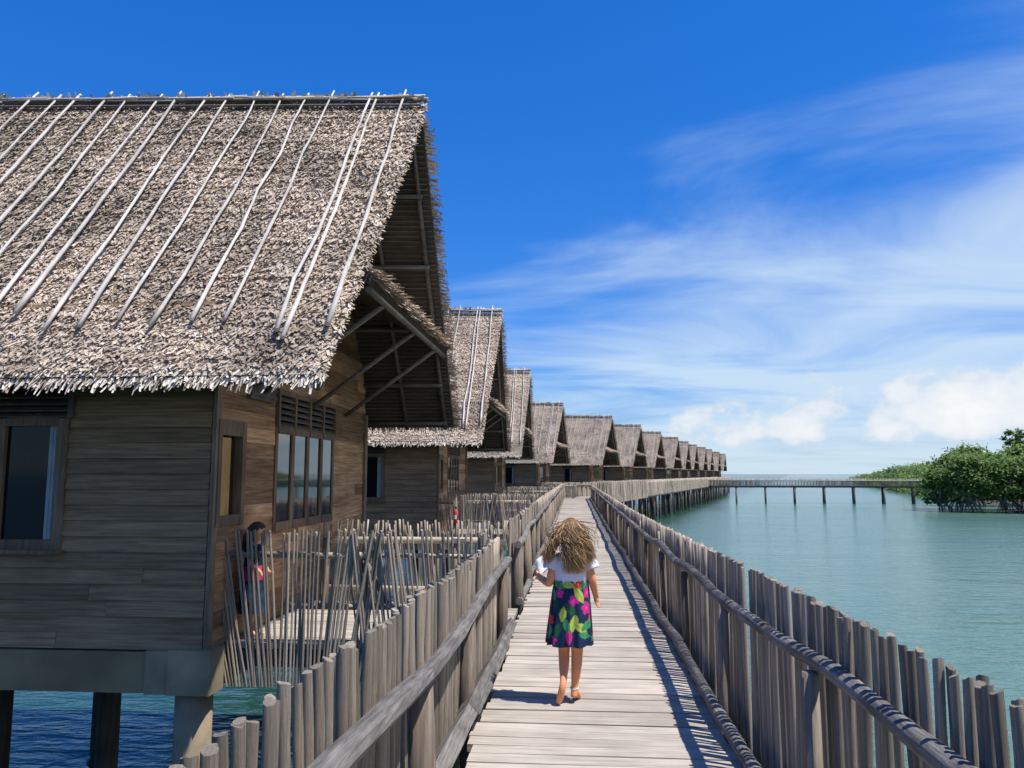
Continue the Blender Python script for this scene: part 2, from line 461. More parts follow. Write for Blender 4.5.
def stake_run(parent, P, zb, ztop, spacing, rad, n_single, rest='stake_row', zj=.03, lean=.03, hetero=0.0, name='stake', leanfn=None, seed=1):
    """stakes along plan polyline P; ztop(s) = top height at arc length s"""
    rg = random.Random(seed)
    f, ln = poly_eval(P)
    s, cnt, big = 0.0, 0, MB()
    while s < ln:
        p, q = f(s), f(s + .05) if s < ln - .06 else f(s)
        o = f(max(0, s - .05))
        yaw = math.atan2(q[1] - o[1], q[0] - o[0])
        z1 = ztop(s) + rg.uniform(-zj, zj)
        if hetero and rg.random() < hetero: z1 -= rg.uniform(.02, .09)
        r = rg.uniform(*rad)
        la = rg.gauss(0, lean) + (leanfn(s) if leanfn else 0); lc = rg.gauss(0, lean * .6)
        mt = stake_xf(Vector((p[0] + rg.uniform(-.006, .006), p[1], zb)), (z1 - zb) / math.cos(la), r, la, lc, yaw, rg.uniform(0, 6.28))
        k = rg.randrange(12)
        if cnt < n_single:
            o_ = put(name, STAKE_ME[k], parent); o_.matrix_local = mt
        else:
            b_ = len(big.v); src = STAKES[k]
            big.v += [tuple(mt @ Vector(v)) for v in src.v]
            big.f += [tuple(b_ + i for i in fc) for fc in src.f]; big.s += src.s; big.m += src.m
        cnt += 1
        s += spacing * rg.uniform(.92, 1.09)
    if big.v:
        o_ = big.build(rest, M['stake'], parent)
        tag(o_, kind='stuff')
    return cnt


def logs(parent, P, r, seg, name='handrail', mat='rail', seed=3, wob=.02, flat=1.0, gap=0.0, n=10, sm=True):
    """a rail made of logs laid end to end along the 3-D polyline P"""
    rg = random.Random(seed)
    L_ = [0]
    for a, c_ in zip(P, P[1:]): L_.append(L_[-1] + math.dist(a, c_))
    def at(s):
        for i in range(len(P) - 1):
            if s <= L_[i + 1] or i == len(P) - 2:
                return Vector(vlerp(P[i], P[i + 1], (s - L_[i]) / (L_[i + 1] - L_[i])))
    s = 0
    while s < L_[-1] - .05:
        e = min(L_[-1], s + seg * rg.uniform(.85, 1.15))
        if L_[-1] - e < seg * .3: e = L_[-1]
        k = max(4, int((e - s) / .3)); pts, rad = [], []
        r0, r1 = r * rg.uniform(.94, 1.12), r * rg.uniform(.86, 1.0)
        ph = rg.uniform(0, 6)
        for i in range(k + 1):
            t = i / k; p = at(lerp(s + gap, e - gap, t)); a_ = math.sin(math.pi * t)
            pts.append(p + Vector((math.sin(ph + t * 5) * wob * a_, 0, math.sin(ph * 2 + t * 7) * wob * a_ + rg.uniform(-.3, .3) * wob)))
            rad.append(lerp(r0, r1, t) * rg.uniform(.93, 1.07))
        base = pts[0].copy()
        mb = MB(); mb.tube([q - base for q in pts], rad, n, jit=.05, rg=rg, flat=flat, sm=sm)
        mb.build(name, M[mat], parent, base)
        s = e


def posts(parent, spots, r, z0, z1f, mat='post', seed=5):
    rg = random.Random(seed)
    for p in spots:
        z1 = z1f(p); mb = MB(); rr = r * rg.uniform(.85, 1.15)
        mb.tube([(rg.uniform(-.02, .02), 0, z0), (rg.uniform(-.025, .025), rg.uniform(-.02, .02), lerp(z0, z1, .5)), (0, 0, z1)], [rr * 1.08, rr, rr * .93], 9, jit=.06, rg=rg)
        mb.build('post', M[mat], parent, (p[0], p[1], 0))


def interp(tab):
    def f(s):
        if s <= tab[0][0]: return tab[0][1]
        for (a, u), (c_, v) in zip(tab, tab[1:]):
            if s <= c_: return lerp(u, v, (s - a) / (c_ - a))
        return tab[-1][1]
    return f


# left fence beside the girl, nearest piece
fa = empty('stake_fence', (-.74, 1.25, 0))
tag(fa, 'sunlit stake fence at the lower left, nearest piece, ending by the first veranda', 'fence', 'stake fences of the boardwalk')
def loc_run(o, P): return [(p[0] - o.location.x, p[1] - o.location.y) for p in P]
def loc_run3(o, P): return [(p[0] - o.location.x, p[1] - o.location.y, p[2]) for p in P]
stake_run(fa, loc_run(fa, [(-.745, 1.25), (-.74, 7.45)]), -.32, interp([(0, .90), (2, .885), (4, .855), (6.2, .845)]), .055, (.0155, .0215), 100, zj=.013, lean=.016, hetero=.06, seed=21,
          leanfn=lambda s: -.12 * max(0, 1 - s / 2.6))
logs(fa, loc_run3(fa, [(-.645, 1.2, .73), (-.64, 2.05, .695), (-.64, 3.2, .625), (-.645, 5.0, .61), (-.65, 7.5, .635)]), .046, 7, wob=.022, flat=.72, n=8, sm=False, seed=2)
logs(fa, loc_run3(fa, [(-.62, 1.2, .15), (-.615, 3.6, .13), (-.62, 6.0, .06), (-.62, 7.45, .05)]), .060, 3.6, name='lower_rail', seed=4, wob=.012, n=4, sm=False)
posts(fa, loc_run(fa, [(-.66, 1.5), (-.655, 3.28), (-.655, 4.75), (-.66, 7.2)]), .055, -.45, lambda p: .60)
# left fence after the gap, on to the bend
fb = empty('stake_fence', (-.74, 8.65, 0))
tag(fb, 'left stake fence beyond the gap, running from the first veranda to the bend', 'fence', 'stake fences of the boardwalk')
stake_run(fb, loc_run(fb, [(-.735, 8.7), (-.77, 25), (-.83, 46.2), (-.55, 49.9)]), -.32, interp([(0, .93), (10, .93), (41, .86)]), .060, (.016, .022), 100, zj=.02, lean=.022, hetero=.08, seed=22)
logs(fb, loc_run3(fb, [(-.64, 8.65, .68), (-.645, 13.5, .745), (-.66, 26, .80), (-.74, 46.0, .78)]), .035, 3.4, seed=6)
logs(fb, loc_run3(fb, [(-.63, 8.65, .06), (-.63, 26, .06), (-.72, 46.0, .06)]), .042, 3.4, name='lower_rail', seed=7)
posts(fb, loc_run(fb, [(-.66 - .0022 * k * 1.7, 8.75 + k * 1.7) for k in range(22)]), .055, -.45, lambda p: .70)
mb = MB(); mb.beam((-.03, -.02, .70), (-.62, -.06, .72), .09, .05); mb.build('cross_rail', M['rail'], fb)
mb = MB(); mb.tube([(-.6, -.05, -.3), (-.6, -.05, .69)], [.05, .045], 9, jit=.05); mb.build('post', M['post'], fb)
# right fence, whole straight run
fc = empty('stake_fence', (.95, 1.0, 0))
tag(fc, 'right stake fence with dark round rails, throwing striped shade on the planks', 'fence', 'stake fences of the boardwalk')
stake_run(fc, loc_run(fc, [(.985, 1.0), (.966, 3), (.957, 14), (.945, 46.5)]), -.32, interp([(0, .955), (2.8, .935), (6.2, .89), (13, .835), (45, .80)]), .047, (.0125, .0175), 100, zj=.010, lean=.012, hetero=.03, seed=28)
logs(fc, loc_run3(fc, [(.91, .8, .80), (.906, 1.99, .763), (.902, 3.62, .712), (.90, 6.88, .67), (.90, 13.2, .665), (.885, 46, .68)]), .035, 3.3, seed=8, wob=.018)
logs(fc, loc_run3(fc, [(.83, .9, .06), (.835, 7.7, .055), (.84, 46, .05)]), .041, 2.9, name='lower_rail', seed=9, wob=.02)
posts(fc, loc_run(fc, [(.885, 1.4 + 1.72 * k) for k in range(26)]), .034, -.45, lambda p: interp([(.2, .765), (1, .735), (2.6, .69), (5.9, .65), (60, .65)])(p[1]), seed=13)

# fences of the far stretch
def along(P, d):
    """offset a plan polyline sideways by d"""
    out = []
    for i, p in enumerate(P):
        a, c_ = P[max(0, i - 1)], P[min(len(P) - 1, i + 1)]
        u = Vector((c_[0] - a[0], c_[1] - a[1])).normalized()
        out.append((p[0] + u.y * d, p[1] - u.x * d))
    return out
FR = [(.95, 46.6), (2.2, 48.1)] + along(RIGHT[4:], .08)
fd = empty('stake_fence', (3.1, 52, 0))
tag(fd, 'far stake fence above the pilings where the boardwalk bends right past the huts', 'fence', 'stake fences of the boardwalk')
stake_run(fd, loc_run(fd, FR), -.36, lambda s: .92, .15, (.05, .075), 100, zj=.03, lean=.02, seed=24)
logs(fd, loc_run3(fd, [(p[0], p[1], .72) for p in along(FR, -.1)]), .05, 4, seed=10)
posts(fd, loc_run(fd, [poly_eval(along(FR, -.1))[0](2 + 2.6 * k) for k in range(38)]), .06, -.4, lambda p: .7, seed=14)
FL = [(-.6, 49.9)] + along(LEFT[4:], -.08)
fe = empty('stake_fence', (.9, 52.4, 0))
tag(fe, 'grey stake fence closing the end of the straight boardwalk and following its far side', 'fence', 'stake fences of the boardwalk')
stake_run(fe, loc_run(fe, FL), -.32, lambda s: .90, .16, (.05, .075), 60, zj=.03, lean=.02, seed=25)
logs(fe, loc_run3(fe, [(p[0], p[1], .72) for p in along(FL, .1)]), .05, 4, seed=11)
posts(fe, loc_run(fe, [poly_eval(along(FL, .1))[0](1 + 2.6 * k) for k in range(38)]), .06, -.4, lambda p: .7, seed=15)

# ------------------------------------------------------------------ footbridge across the bay
fb2 = empty('footbridge', (17.6, 104, 0))
tag(fb2, 'narrow wooden footbridge on thin piles crossing the bay to the mangroves', 'footbridge')
mb = MB()
for k in range(170):
    x = .0 + k * .2
    mb.box(x, x + .185, -.75, .75, -.10 + rnd.uniform(-.004, .004), -.04)
mb.build('plank_deck', M['pile'], fb2)
mb = MB()
for y in (-.68, .68):
    mb = MB(); mb.box(0, 34, y - .06, y + .06, -.30, -.105); mb.build('joist', M['darkpile'], fb2)
for yy in (-.72, .72):
    mb = MB(); x = 0
    while x < 34:
        mb.tube([(x, yy, -.2), (x + rnd.uniform(-.02, .02), yy, .86 + rnd.uniform(-.05, .05))], rnd.uniform(.03, .05), 5); x += .19
    mb.tube([(0, yy - .06, .62), (17, yy - .06, .60), (34, yy - .06, .62)], .06, 6)
    mb.build('railing', M['stake'], fb2)
for k in range(9):
    for yy in (-.6, .6):
        mb = MB(); mb.tube([(rnd.uniform(-.06, .06), 0, WATER_Z - 1), (0, 0, -.3)], [.135, .12], 8); mb.build('piling', M['pile'], fb2, (3.4 + k * 3.72 + .19 * yy, yy, 0))

# ------------------------------------------------------------------ huts
# local frame of a hut: origin on the deck level at the middle of the wall that faces the boardwalk; +x to the boardwalk
ZE, ZR, HY = 2.22, 5.86, 2.92          # eave height, ridge height, half depth of the roof
XE, XR, XL = 1.10, 1.31, -6.9          # right end of the roof at the eave and at the ridge, left end
def ridge_z(x): return ZR + .036 * (XR - x)
def roof_pt(x, s, sgn, lift=0.0):
    """s = 0 at the ridge, 1 at the eave; sgn -1 is the slope to the camera"""
    rz = ridge_z(x)
    sag = -.10 * math.sin(math.pi * min(1, max(0, s)))
    n = Vector((0, sgn * .79, .61))
    return Vector((x, sgn * HY * s, lerp(rz, ZE, s) + sag * .6)) + n * lift
def right_x(s, sgn=-1): return lerp(XR, XE if sgn < 0 else 1.27, min(1, s))

def make_roof(hut):
    rg = random.Random(77)
    mb = MB()
    # slab, outside (mat 0) and underside (mat 2)
    for sgn in (-1, 1):
        NS, NX = 14, 12
        for i in range(NS):
            for j in range(NX):
                def g(ii, jj, lift):
                    s = ii / NS; x = lerp(XL, right_x(s, sgn) - .02, jj / NX)
                    return roof_pt(x, s, sgn, lift)
                q = [g(i, j, 0), g(i, j + 1, 0), g(i + 1, j + 1, 0), g(i + 1, j, 0)]
                mb.quad(*(q if sgn < 0 else q[::-1]))
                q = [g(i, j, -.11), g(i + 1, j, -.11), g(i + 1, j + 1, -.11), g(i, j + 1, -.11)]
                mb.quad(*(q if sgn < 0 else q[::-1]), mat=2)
        # closing strip at the gable edge and eave
        for i in range(NS):
            s0, s1 = i / NS, (i + 1) / NS
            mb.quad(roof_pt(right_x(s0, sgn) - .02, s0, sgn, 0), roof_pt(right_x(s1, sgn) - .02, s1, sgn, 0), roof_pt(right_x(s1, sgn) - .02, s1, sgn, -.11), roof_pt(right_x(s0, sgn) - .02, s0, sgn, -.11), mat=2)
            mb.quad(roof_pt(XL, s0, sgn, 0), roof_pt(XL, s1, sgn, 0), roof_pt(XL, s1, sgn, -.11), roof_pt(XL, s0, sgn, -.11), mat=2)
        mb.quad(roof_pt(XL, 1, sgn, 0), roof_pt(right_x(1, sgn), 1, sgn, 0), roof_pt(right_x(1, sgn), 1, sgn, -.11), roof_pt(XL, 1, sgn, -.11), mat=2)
    slope = math.hypot(HY, ZR - ZE)
    def blade(x, s, sgn, ln, wd, ang, l0, l1, mat=0):
        ds = ln * math.cos(ang) / slope; dx = ln * math.sin(ang)
        a = roof_pt(x - wd / 2, s, sgn, l0); c = roof_pt(x + wd / 2, s, sgn, l0)
        d = roof_pt(x + wd * .32 + dx, s + ds, sgn, l1 + rg.uniform(-.012, .012)); e = roof_pt(x - wd * .32 + dx, s + ds, sgn, l1)
        if s + ds > 1:                                    # past the eave the leaves droop
            k = (s + ds - 1) * slope
            d.z -= k * .35; e.z -= k * .35
        mb.quad(a, c, d, e, mat)
    for sgn, rows, per in ((-1, 150, .0185), (1, 44, .06)):
        for r_ in range(rows):
            s = (r_ + .3) / rows * .985
            x = XL
            course = 0.006 * math.sin(r_ * 1.7) + (.014 if r_ % 9 == 0 else 0)
            def lift2():
                a = rg.uniform(0, .016); return a + course, a + course + (rg.uniform(.001, .013) if rg.random() < .85 else rg.uniform(.015, .035))
            while x < right_x(s, sgn) + .02:
                wd = rg.uniform(.014, .034)
                x += per * rg.uniform(.6, 1.4)
                blade(x, s + rg.uniform(-.006, .006), sgn, rg.uniform(.035, .085), wd, rg.gauss(0, .7), *lift2())
        # dense ragged eave
        for layer in range(6):
            x = XL
            while x < right_x(1, sgn) + .03:
                x += .013 * rg.uniform(.5, 1.6)
                blade(x, .972 + layer * .0055 + rg.uniform(-.004, .004), sgn, rg.uniform(.05, .125), rg.uniform(.010, .026), rg.gauss(0, .28), rg.uniform(-.012, .012) - layer * .005, rg.uniform(-.03, .02), 1)
        # gable edge: stalk ends stick out
        for k in range(620):
            s = rg.random()
            xr = right_x(s, sgn)
            l = rg.uniform(.0, .045) if sgn < 0 else rg.uniform(.03, .12) if .06 < s < .42 else rg.uniform(.0, .06) + (.05 if s > .42 else 0)
            p = roof_pt(xr - .06, s, sgn, rg.uniform(-.10, .03)); q = roof_pt(xr + l, s + rg.uniform(-.004, .014), sgn, rg.uniform(-.10, .03))
            n = roof_pt(xr, s + .006, sgn, 0) - roof_pt(xr, s, sgn, 0)
            wv = n.normalized() * rg.uniform(.005, .012)
            mb.quad(p - wv, q - wv * .5, q + wv * .5, p + wv, 0)
    roof = mb.build('roof', [M['thatch'], M['fringe'], M['under']], hut)
    # ridge cap: two bundles of pale sticks over the top
    cb = MB()
    for k in range(500):
        x = rg.uniform(XL, XR + .02); z = ridge_z(x)
        sg = rg.choice((-1, 1)); l = rg.uniform(.05, .14)
        a = Vector((x, -.02 * sg, z + rg.uniform(.06, .13))); d = Vector((rg.uniform(-.2, .2), sg * .62, -.79)).normalized()
        wv = Vector((rg.uniform(.008, .02), 0, 0)); a -= d * rg.uniform(0, .06)
        cb.quad(a - wv, a + wv, a + wv + d * l, a - wv + d * l)
    cb.tube([(XL, -.02, ridge_z(XL) + .06), (-3, -.01, ridge_z(-3) + .05), (XR + .03, 0, ridge_z(XR) + .06)], [.03, .04, .03], 8, mat=1)
    cb.tube([(XL, -.11, ridge_z(XL) - .045), (-3, -.11, ridge_z(-3) - .05), (XR - .02, -.11, ridge_z(XR) - .05)], .014, 6, mat=1)
    for k in range(260):
        x = rg.uniform(XL, XR - .5); l = rg.uniform(.4, 1.1); y = rg.uniform(-.075, .05); zz = .085 - abs(y) * .6 + rg.uniform(0, .03)
        x2 = min(x + l, XR + rg.uniform(-.02, .09))
        cb.tube([(x, y, ridge_z(x) + zz), (x2, y + rg.uniform(-.02, .02), ridge_z(x2) + zz + rg.uniform(-.015, .02))], rg.uniform(.006, .012), 4, rg=rg)
    cb.build('ridge_cap', [M['fringe'], M['rafter']], roof)
    # crooked bleached poles holding the thatch down
    PX = [-2.02, -2.35, -2.43, -2.93, -3.21, -3.51, -3.85, -4.19, -4.49, -4.85, -5.10, -5.49, -5.77, -6.16, -6.44, -6.8, -7.2, -7.55, -7.9, -8.3, -8.7, -9.2]
    EB = [.885, .92, .90, .865, .865, .88, .86, .88, .89, .84, .9, .86, .88, .85, .9, .88, .86, .9, .87, .88, .86, .9]
    for i, (px, e) in enumerate(zip(PX, EB)):
        x = px + 3.08
        pb = MB(); pts, rad = [], []
        ph, am = rg.uniform(0, 6), rg.uniform(.004, .013)
        kk = [rg.gauss(0, .014) for _ in range(8)]
        n = 18; r0 = rg.uniform(.0145, .021)
        for k in range(n + 1):
            t = k / n; s = lerp(-.035 if i % 3 else -.05, e, t)
            dx = math.sin(ph + t * 5) * am + lerp(kk[int(t * 6)], kk[int(t * 6) + 1], t * 6 - int(t * 6)) + rg.uniform(-.004, .004)
            p = roof_pt(x + dx, abs(s) if s >= 0 else 0, -1, .062 + r0)
            if s < 0: p += Vector((0, .62, .79)) * (-s * slope)
            pts.append(p); rad.append(lerp(r0 * .72, r0 * 1.15, t) * rg.uniform(.84, 1.16))
        base = pts[-1].copy()
        pb.tube([q - base for q in pts], rad, 6, jit=.08, rg=rg)
        pb.build('roof_pole', M['pole'], roof, base)
    # rafters and purlins under the back slope, seen inside the gable
    for x in (XR - .16, .55, -.1):
        rb = MB()
        rb.tube([roof_pt(x - (.02 if x > 1 else 0) * s, s, 1, -.155) for s in (.01, .33, .66, 1.0)], .03, 7); rb.build('rafter', M['rafter'], roof)
        rb = MB()
        rb.tube([roof_pt(x - (.1 if x > 1 else 0) * s, s, -1, -.155) for s in (.01, .33, .66, 1.0)], .03, 7); rb.build('rafter', M['rafter'], roof)
    for s in (.22, .42, .62, .82, .97):
        rb = MB(); rb.tube([roof_pt(-.3, s, 1, -.20), roof_pt(right_x(s, 1) - .1, s, 1, -.20)], .026, 7); rb.build('purlin', M['rafter'], roof)
    wb = MB()                                              # fine lath weave holding the leaves
    for k in range(70):
        s = (k + .5) / 70
        wb.beam(roof_pt(-.3, s, 1, -.118), roof_pt(right_x(s, 1) - .04, s, 1, -.118), .016, .012)
    wb.build('lath', M['rafter'], roof)
    return roof

def boards(mb, u0, u1, z0, z1, holes, put_fn, rg, hh=.132, clip=None, seg=2.3):
    """lapped wall boards between u0..u1, z0..z1; holes = list of (u0,u1,z0,z1)"""
    z, i = z0, 0
    while z < z1 - .01:
        zt = min(z + hh, z1)
        spans = [(u0, u1)]
        if clip:
            c = clip((z + zt) / 2); spans = [(-c, c)] if c > .05 else []
        for h0, h1, hz0, hz1 in holes:
            if zt > hz0 + .005 and z < hz1 - .005:
                ns = []
                for a, c_ in spans:
                    if h1 <= a or h0 >= c_: ns.append((a, c_)); continue
                    if h0 > a: ns.append((a, h0))
                    if h1 < c_: ns.append((h1, c_))
                spans = ns
        for a, c_ in spans:
            u = a
            while u < c_ - .01:
                e = min(c_, u + seg * rg.uniform(.5, 1.3))
                if c_ - e < .3: e = c_
                dp = rg.uniform(0, .007)
                put_fn(mb, u + .002, e - .002, z + .002, zt + .001, dp)
                u = e
        z = zt; i += 1

def make_hut():
    hut = empty('thatched_hut', (-3.08, 8.7, 0))
    rg = random.Random(5)
    FY, BY, LX = -2.33, 2.33, -6.2
    make_roof(hut)
    # wall to the camera
    fw_ = MB()
    win = (-1.90, -1.34, .86, 1.90); lou = (-2.0, -1.30, 1.93, 2.16)
    def pf(mb, u0, u1, z0, z1, dp): mb.hexa([(u0, FY - .032 - dp, z0), (u1, FY - .032 - dp, z0), (u1, FY + .02, z0), (u0, FY + .02, z0), (u0, FY - .012 - dp, z1), (u1, FY - .012 - dp, z1), (u1, FY + .02, z1), (u0, FY + .02, z1)])
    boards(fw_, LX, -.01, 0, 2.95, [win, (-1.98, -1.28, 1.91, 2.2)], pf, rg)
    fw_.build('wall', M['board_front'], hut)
    # wall to the boardwalk with its gable
    swl = MB()
    W4 = (-1.02, .86, .902, 1.92); LV = (-1.02, .86, 1.92, 2.27); W1 = (-2.29, -1.81, 1.05, 1.87)
    def ps(mb, u0, u1, z0, z1, dp): mb.hexa([(-.02, u0, z0), (.02 + dp, u0, z0), (.02 + dp, u1, z0), (-.02, u1, z0), (-.02, u0, z1), (.012 + dp, u0, z1), (.012 + dp, u1, z1), (-.02, u1, z1)])
    def clip(z): return min(2.33, HY * (ZR - .25 - z) / (ZR - ZE))
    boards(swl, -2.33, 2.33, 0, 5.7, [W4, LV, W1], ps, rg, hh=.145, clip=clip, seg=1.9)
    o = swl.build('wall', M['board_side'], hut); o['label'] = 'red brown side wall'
    bk = MB()
    bk.box(LX, .0, BY, BY + .03, 0, 2.9); bk.box(LX - .03, LX, FY, BY, 0, 2.9)
    bk.build('wall', M['board_front'], hut)
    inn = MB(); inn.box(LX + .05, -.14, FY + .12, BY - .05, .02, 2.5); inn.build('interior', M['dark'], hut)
    # corner trims
    for (x0, x1, y0, y1, z0, z1) in ((.0, .035, FY - .035, FY + .05, -.01, 2.5), (.0, .055, BY - .06, BY + .05, -.02, 2.3)):
        t = MB(); t.box(x0, x1, y0, y1, z0, z1); t.build('corner_post', M['trim'], hut)
    # window in the front wall
    def bar(mb, ax, a0, a1, z0, z1, d0, d1):
        if ax == 'x': mb.box(a0, a1, FY - d1, FY - d0, z0, z1)
        else: mb.box(d0, d1, a0, a1, z0, z1)
    wf = MB(); u0, u1, z0, z1 = win
    for a0, a1, c0, c1 in ((u0 - .05, u0 + .04, z0 - .05, z1 + .05), (u1 - .04, u1 + .05, z0 - .05, z1 + .05)): bar(wf, 'x', a0, a1, c0, c1, -.03, .05)
    for a0, a1, c0, c1 in ((u0 + .04, u1 - .04, z0 - .05, z0 + .035), (u0 + .04, u1 - .04, z1 - .035, z1 + .05)): bar(wf, 'x', a0, a1, c0, c1, -.03, .048)
    wo = empty('window', (0, 0, 0)); wo.parent = hut
    wf.build('frame', M['frame'], wo)
    sl = MB(); sl.box(u0 - .09, u1 + .09, FY - .085, FY - .051, z0 - .085, z0 - .05); sl.build('sill', M['frame'], wo)
    p = MB(); p.box(u0 + .04, u1 - .135, FY - .012, FY + .0, z0 + .035, z1 - .035); p.build('pane', M['darkglass'], wo)
    p = MB()
    zc = 9
    for k in range(6):
        xa, xb = lerp(u1 - .135, u1 - .04, k / 6), lerp(u1 - .135, u1 - .04, (k + 1) / 6)
        p.box(xa, xb, FY - .012 - .006 * (k % 2), FY + .004, z0 + .035, z1 - .035)
    p.build('curtain', M['curtain'], wo)
    lv = MB(); u0, u1, z0, z1 = lou
    for k in range(4):
        zz = lerp(z0, z1, k / 4)
        lv.hexa([(u0, FY - .05, zz), (u1, FY - .05, zz), (u1, FY, zz + .035), (u0, FY, zz + .035), (u0, FY - .05, zz + .014), (u1, FY - .05, zz + .014), (u1, FY, zz + .05), (u0, FY, zz + .05)])
    lv.box(u0 - .05, u0, FY - .055, FY + .03, z0, z1 + .1); lv.box(u1, u1 + .05, FY - .055, FY + .03, z0, z1 + .1)
    lv.build('louvre', M['slat'], hut)
    # narrow window beside the corner, ochre shutter ajar
    wo = empty('window', (0, 0, 0)); wo.parent = hut
    u0, u1, z0, z1 = W1; wf = MB()
    for a0, a1, c0, c1 in ((u0 - .03, u0 + .035, z0 - .05, z1 + .05), (u1 - .035, u1 + .04, z0 - .05, z1 + .05)): bar(wf, 'y', a0, a1, c0, c1, -.05, .045)
    for a0, a1, c0, c1 in ((u0 + .035, u1 - .035, z0 - .05, z0 + .04), (u0 + .035, u1 - .035, z1 - .08, z1 + .05)): bar(wf, 'y', a0, a1, c0, c1, -.05, .04)
    wf.build('frame', M['frame'], wo)
    sh = MB(); sh.box(-.01, .02, u0 + .05, lerp(u0, u1, .52), z0 + .04, z1 - .1)
    o = sh.build('shutter', M['shutter'], wo); o['label'] = 'ochre window shutter'
    p = MB(); p.box(-.04, -.03, lerp(u0, u1, .52), u1 - .05, z0 + .04, z1 - .1); p.build('pane', M['glass'], wo)
    # window of four tall panes
    wo = empty('window', (0, 0, 0)); wo.parent = hut
    u0, u1, z0, z1 = W4; wf = MB()
    cuts = [lerp(u0, u1, k / 4) for k in range(5)]
    for k, c in enumerate(cuts): bar(wf, 'y', c - .045 if k else c - .02, c + .045 if k < 4 else c + .02, z0 - .03, z1 + .02, -.06, .034 + .003 * (k % 2))
    for k in range(4):
        a0 = cuts[k] + (.045 if k else .02); a1 = cuts[k + 1] - (.045 if k < 3 else .02)
        bar(wf, 'y', a0, a1, z0 - .03, z0 + .06, -.06, .045); bar(wf, 'y', a0, a1, z1 - .05, z1 + .02, -.06, .045)
    wf.build('frame', M['frame'], wo)
    for k in range(4):
        a0 = cuts[k] + (.045 if k else .02); a1 = cuts[k + 1] - (.045 if k < 3 else .02)
        p = MB(); p.box(.0, .022, a0, a1, z0 + .06, z1 - .05); p.build('pane', M['glass'], wo)
    # louvres above it
    lv = MB(); u0, u1, z0, z1 = LV
    for k in range(5):
        zz = lerp(z0 + .02, z1, k / 5)
        lv.hexa([(.05, u0, zz), (.0, u0, zz + .04), (.0, u1, zz + .04), (.05, u1, zz), (.05, u0, zz + .016), (.0, u0, zz + .056), (.0, u1, zz + .056), (.05, u1, zz + .016)])
    lo = lv.build('louvre', M['slat'], hut)
    lf = MB()
    for k, c in enumerate(cuts): lf.box(-.02, .058, c - .025, c + .025, z0 + .02, z1 + .055)
    for k in range(4): lf.box(-.02, .054, cuts[k] + .025, cuts[k + 1] - .025, z1, z1 + .053)
    lf.build('frame', M['frame'], lo)
    # little vent under the eave
    vb = MB(); vb.box(.02, .06, -1.75, -1.15, 2.16, 2.42)
    for k in range(3): vb.box(.06, .075, -1.75, -1.15, 2.19 + k * .08, 2.22 + k * .08)
    vb.build('vent', M['slat'], hut)
    # fascia below the walls, and the corner block
    fs = MB()
    for a, c_ in ((LX, -4.2), (-4.198, -2.6), (-2.598, -.47)): fs.box(a, c_, FY - .06, FY + .1, -.34, -.012)
    fs.box(-.1, .05, FY + .17, BY, -.34, -.012)
    fs.build('fascia', M['fascia'], hut)
    fl_ = MB(); fl_.box(LX, -.11, FY + .11, BY, -.12, -.015); fl_.build('floor', M['darkpile'], hut)
    cb = MB(); cb.box(-.468, -.27, FY - .075, FY + .16, -.345, .0); cb.box(-.268, .095, FY - .09, FY + .165, -.345, .012); cb.build('beam_end', M['column'], hut)
    pl = MB(); pl.tube([(0, 0, WATER_Z - 1), (0, 0, -1.3), (0, 0, -.35)], [.155, .15, .15], 16); pl.build('pillar', M['column'], hut, (-.12, FY + .10, 0))
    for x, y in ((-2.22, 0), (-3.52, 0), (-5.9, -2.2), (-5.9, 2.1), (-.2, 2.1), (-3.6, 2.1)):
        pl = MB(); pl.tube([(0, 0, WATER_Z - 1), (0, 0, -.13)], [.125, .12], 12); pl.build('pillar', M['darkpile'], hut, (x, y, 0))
    # small thatched canopy across the gable
    cn = MB(); zc, xe = 3.22, 1.28
    y0, y1 = 2.05, 1.45
    A = [Vector((xe, -y0, zc)), Vector((xe, y0, zc)), Vector((.0, y1, 3.98)), Vector((.0, -y1, 3.98))]
    dn = Vector((-.035, 0, -.075))
    cn.quad(*A); cn.quad(*[a + dn for a in A[::-1]], mat=1)
    for i in range(4): cn.quad(A[i], A[i] + dn, A[(i + 1) % 4] + dn, A[(i + 1) % 4], mat=1)
    for k in range(2600):
        t = rg.random() ** 1.6; y = rg.uniform(-1, 1) * lerp(y0, y1, t)
        p = Vector((lerp(xe, 0, t), y, lerp(zc, 3.98, t) + rg.uniform(.0, .05)))
        d = Vector((.86, rg.gauss(0, .3), -.51 + rg.uniform(-.1, .2))).normalized() * rg.uniform(.08, .2)
        wv = Vector((0, rg.uniform(.008, .02), 0))
        cn.quad(p - wv, p + wv, p + wv * .5 + d, p - wv * .5 + d, 0)
    for k in range(1300):                               # ragged lit edge
        t = rg.uniform(0, .12); y = rg.uniform(-1, 1) * lerp(y0, y1, t)
        p = Vector((lerp(xe, 0, t), y, lerp(zc, 3.98, t) + rg.uniform(-.04, .07)))
        d = Vector((.8, rg.gauss(0, .45), -.35 + rg.uniform(-.35, .45))).normalized() * rg.uniform(.07, .19)
        wv = Vector((0, rg.uniform(.007, .018), rg.uniform(-.01, .01)))
        cn.quad(p - wv, p + wv, p + wv * .4 + d, p - wv * .4 + d, 0)
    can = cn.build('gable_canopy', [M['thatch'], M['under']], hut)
    eb = MB(); eb.tube([(xe - .05, -y0 + .05, zc - .11), (xe - .05, y0 - .05, zc - .11)], .035, 8); eb.build('edge_beam', M['rafter'], can)
    for y in (-1.45, 0.0, 1.3):
        eb = MB(); eb.tube([(.04, y, 2.22), (xe - .06, y, 3.08)], .028, 7); eb.build('brace', M['rafter'], can)
    # veranda floor on the boardwalk side
    vd = MB(); y = -2.02; 
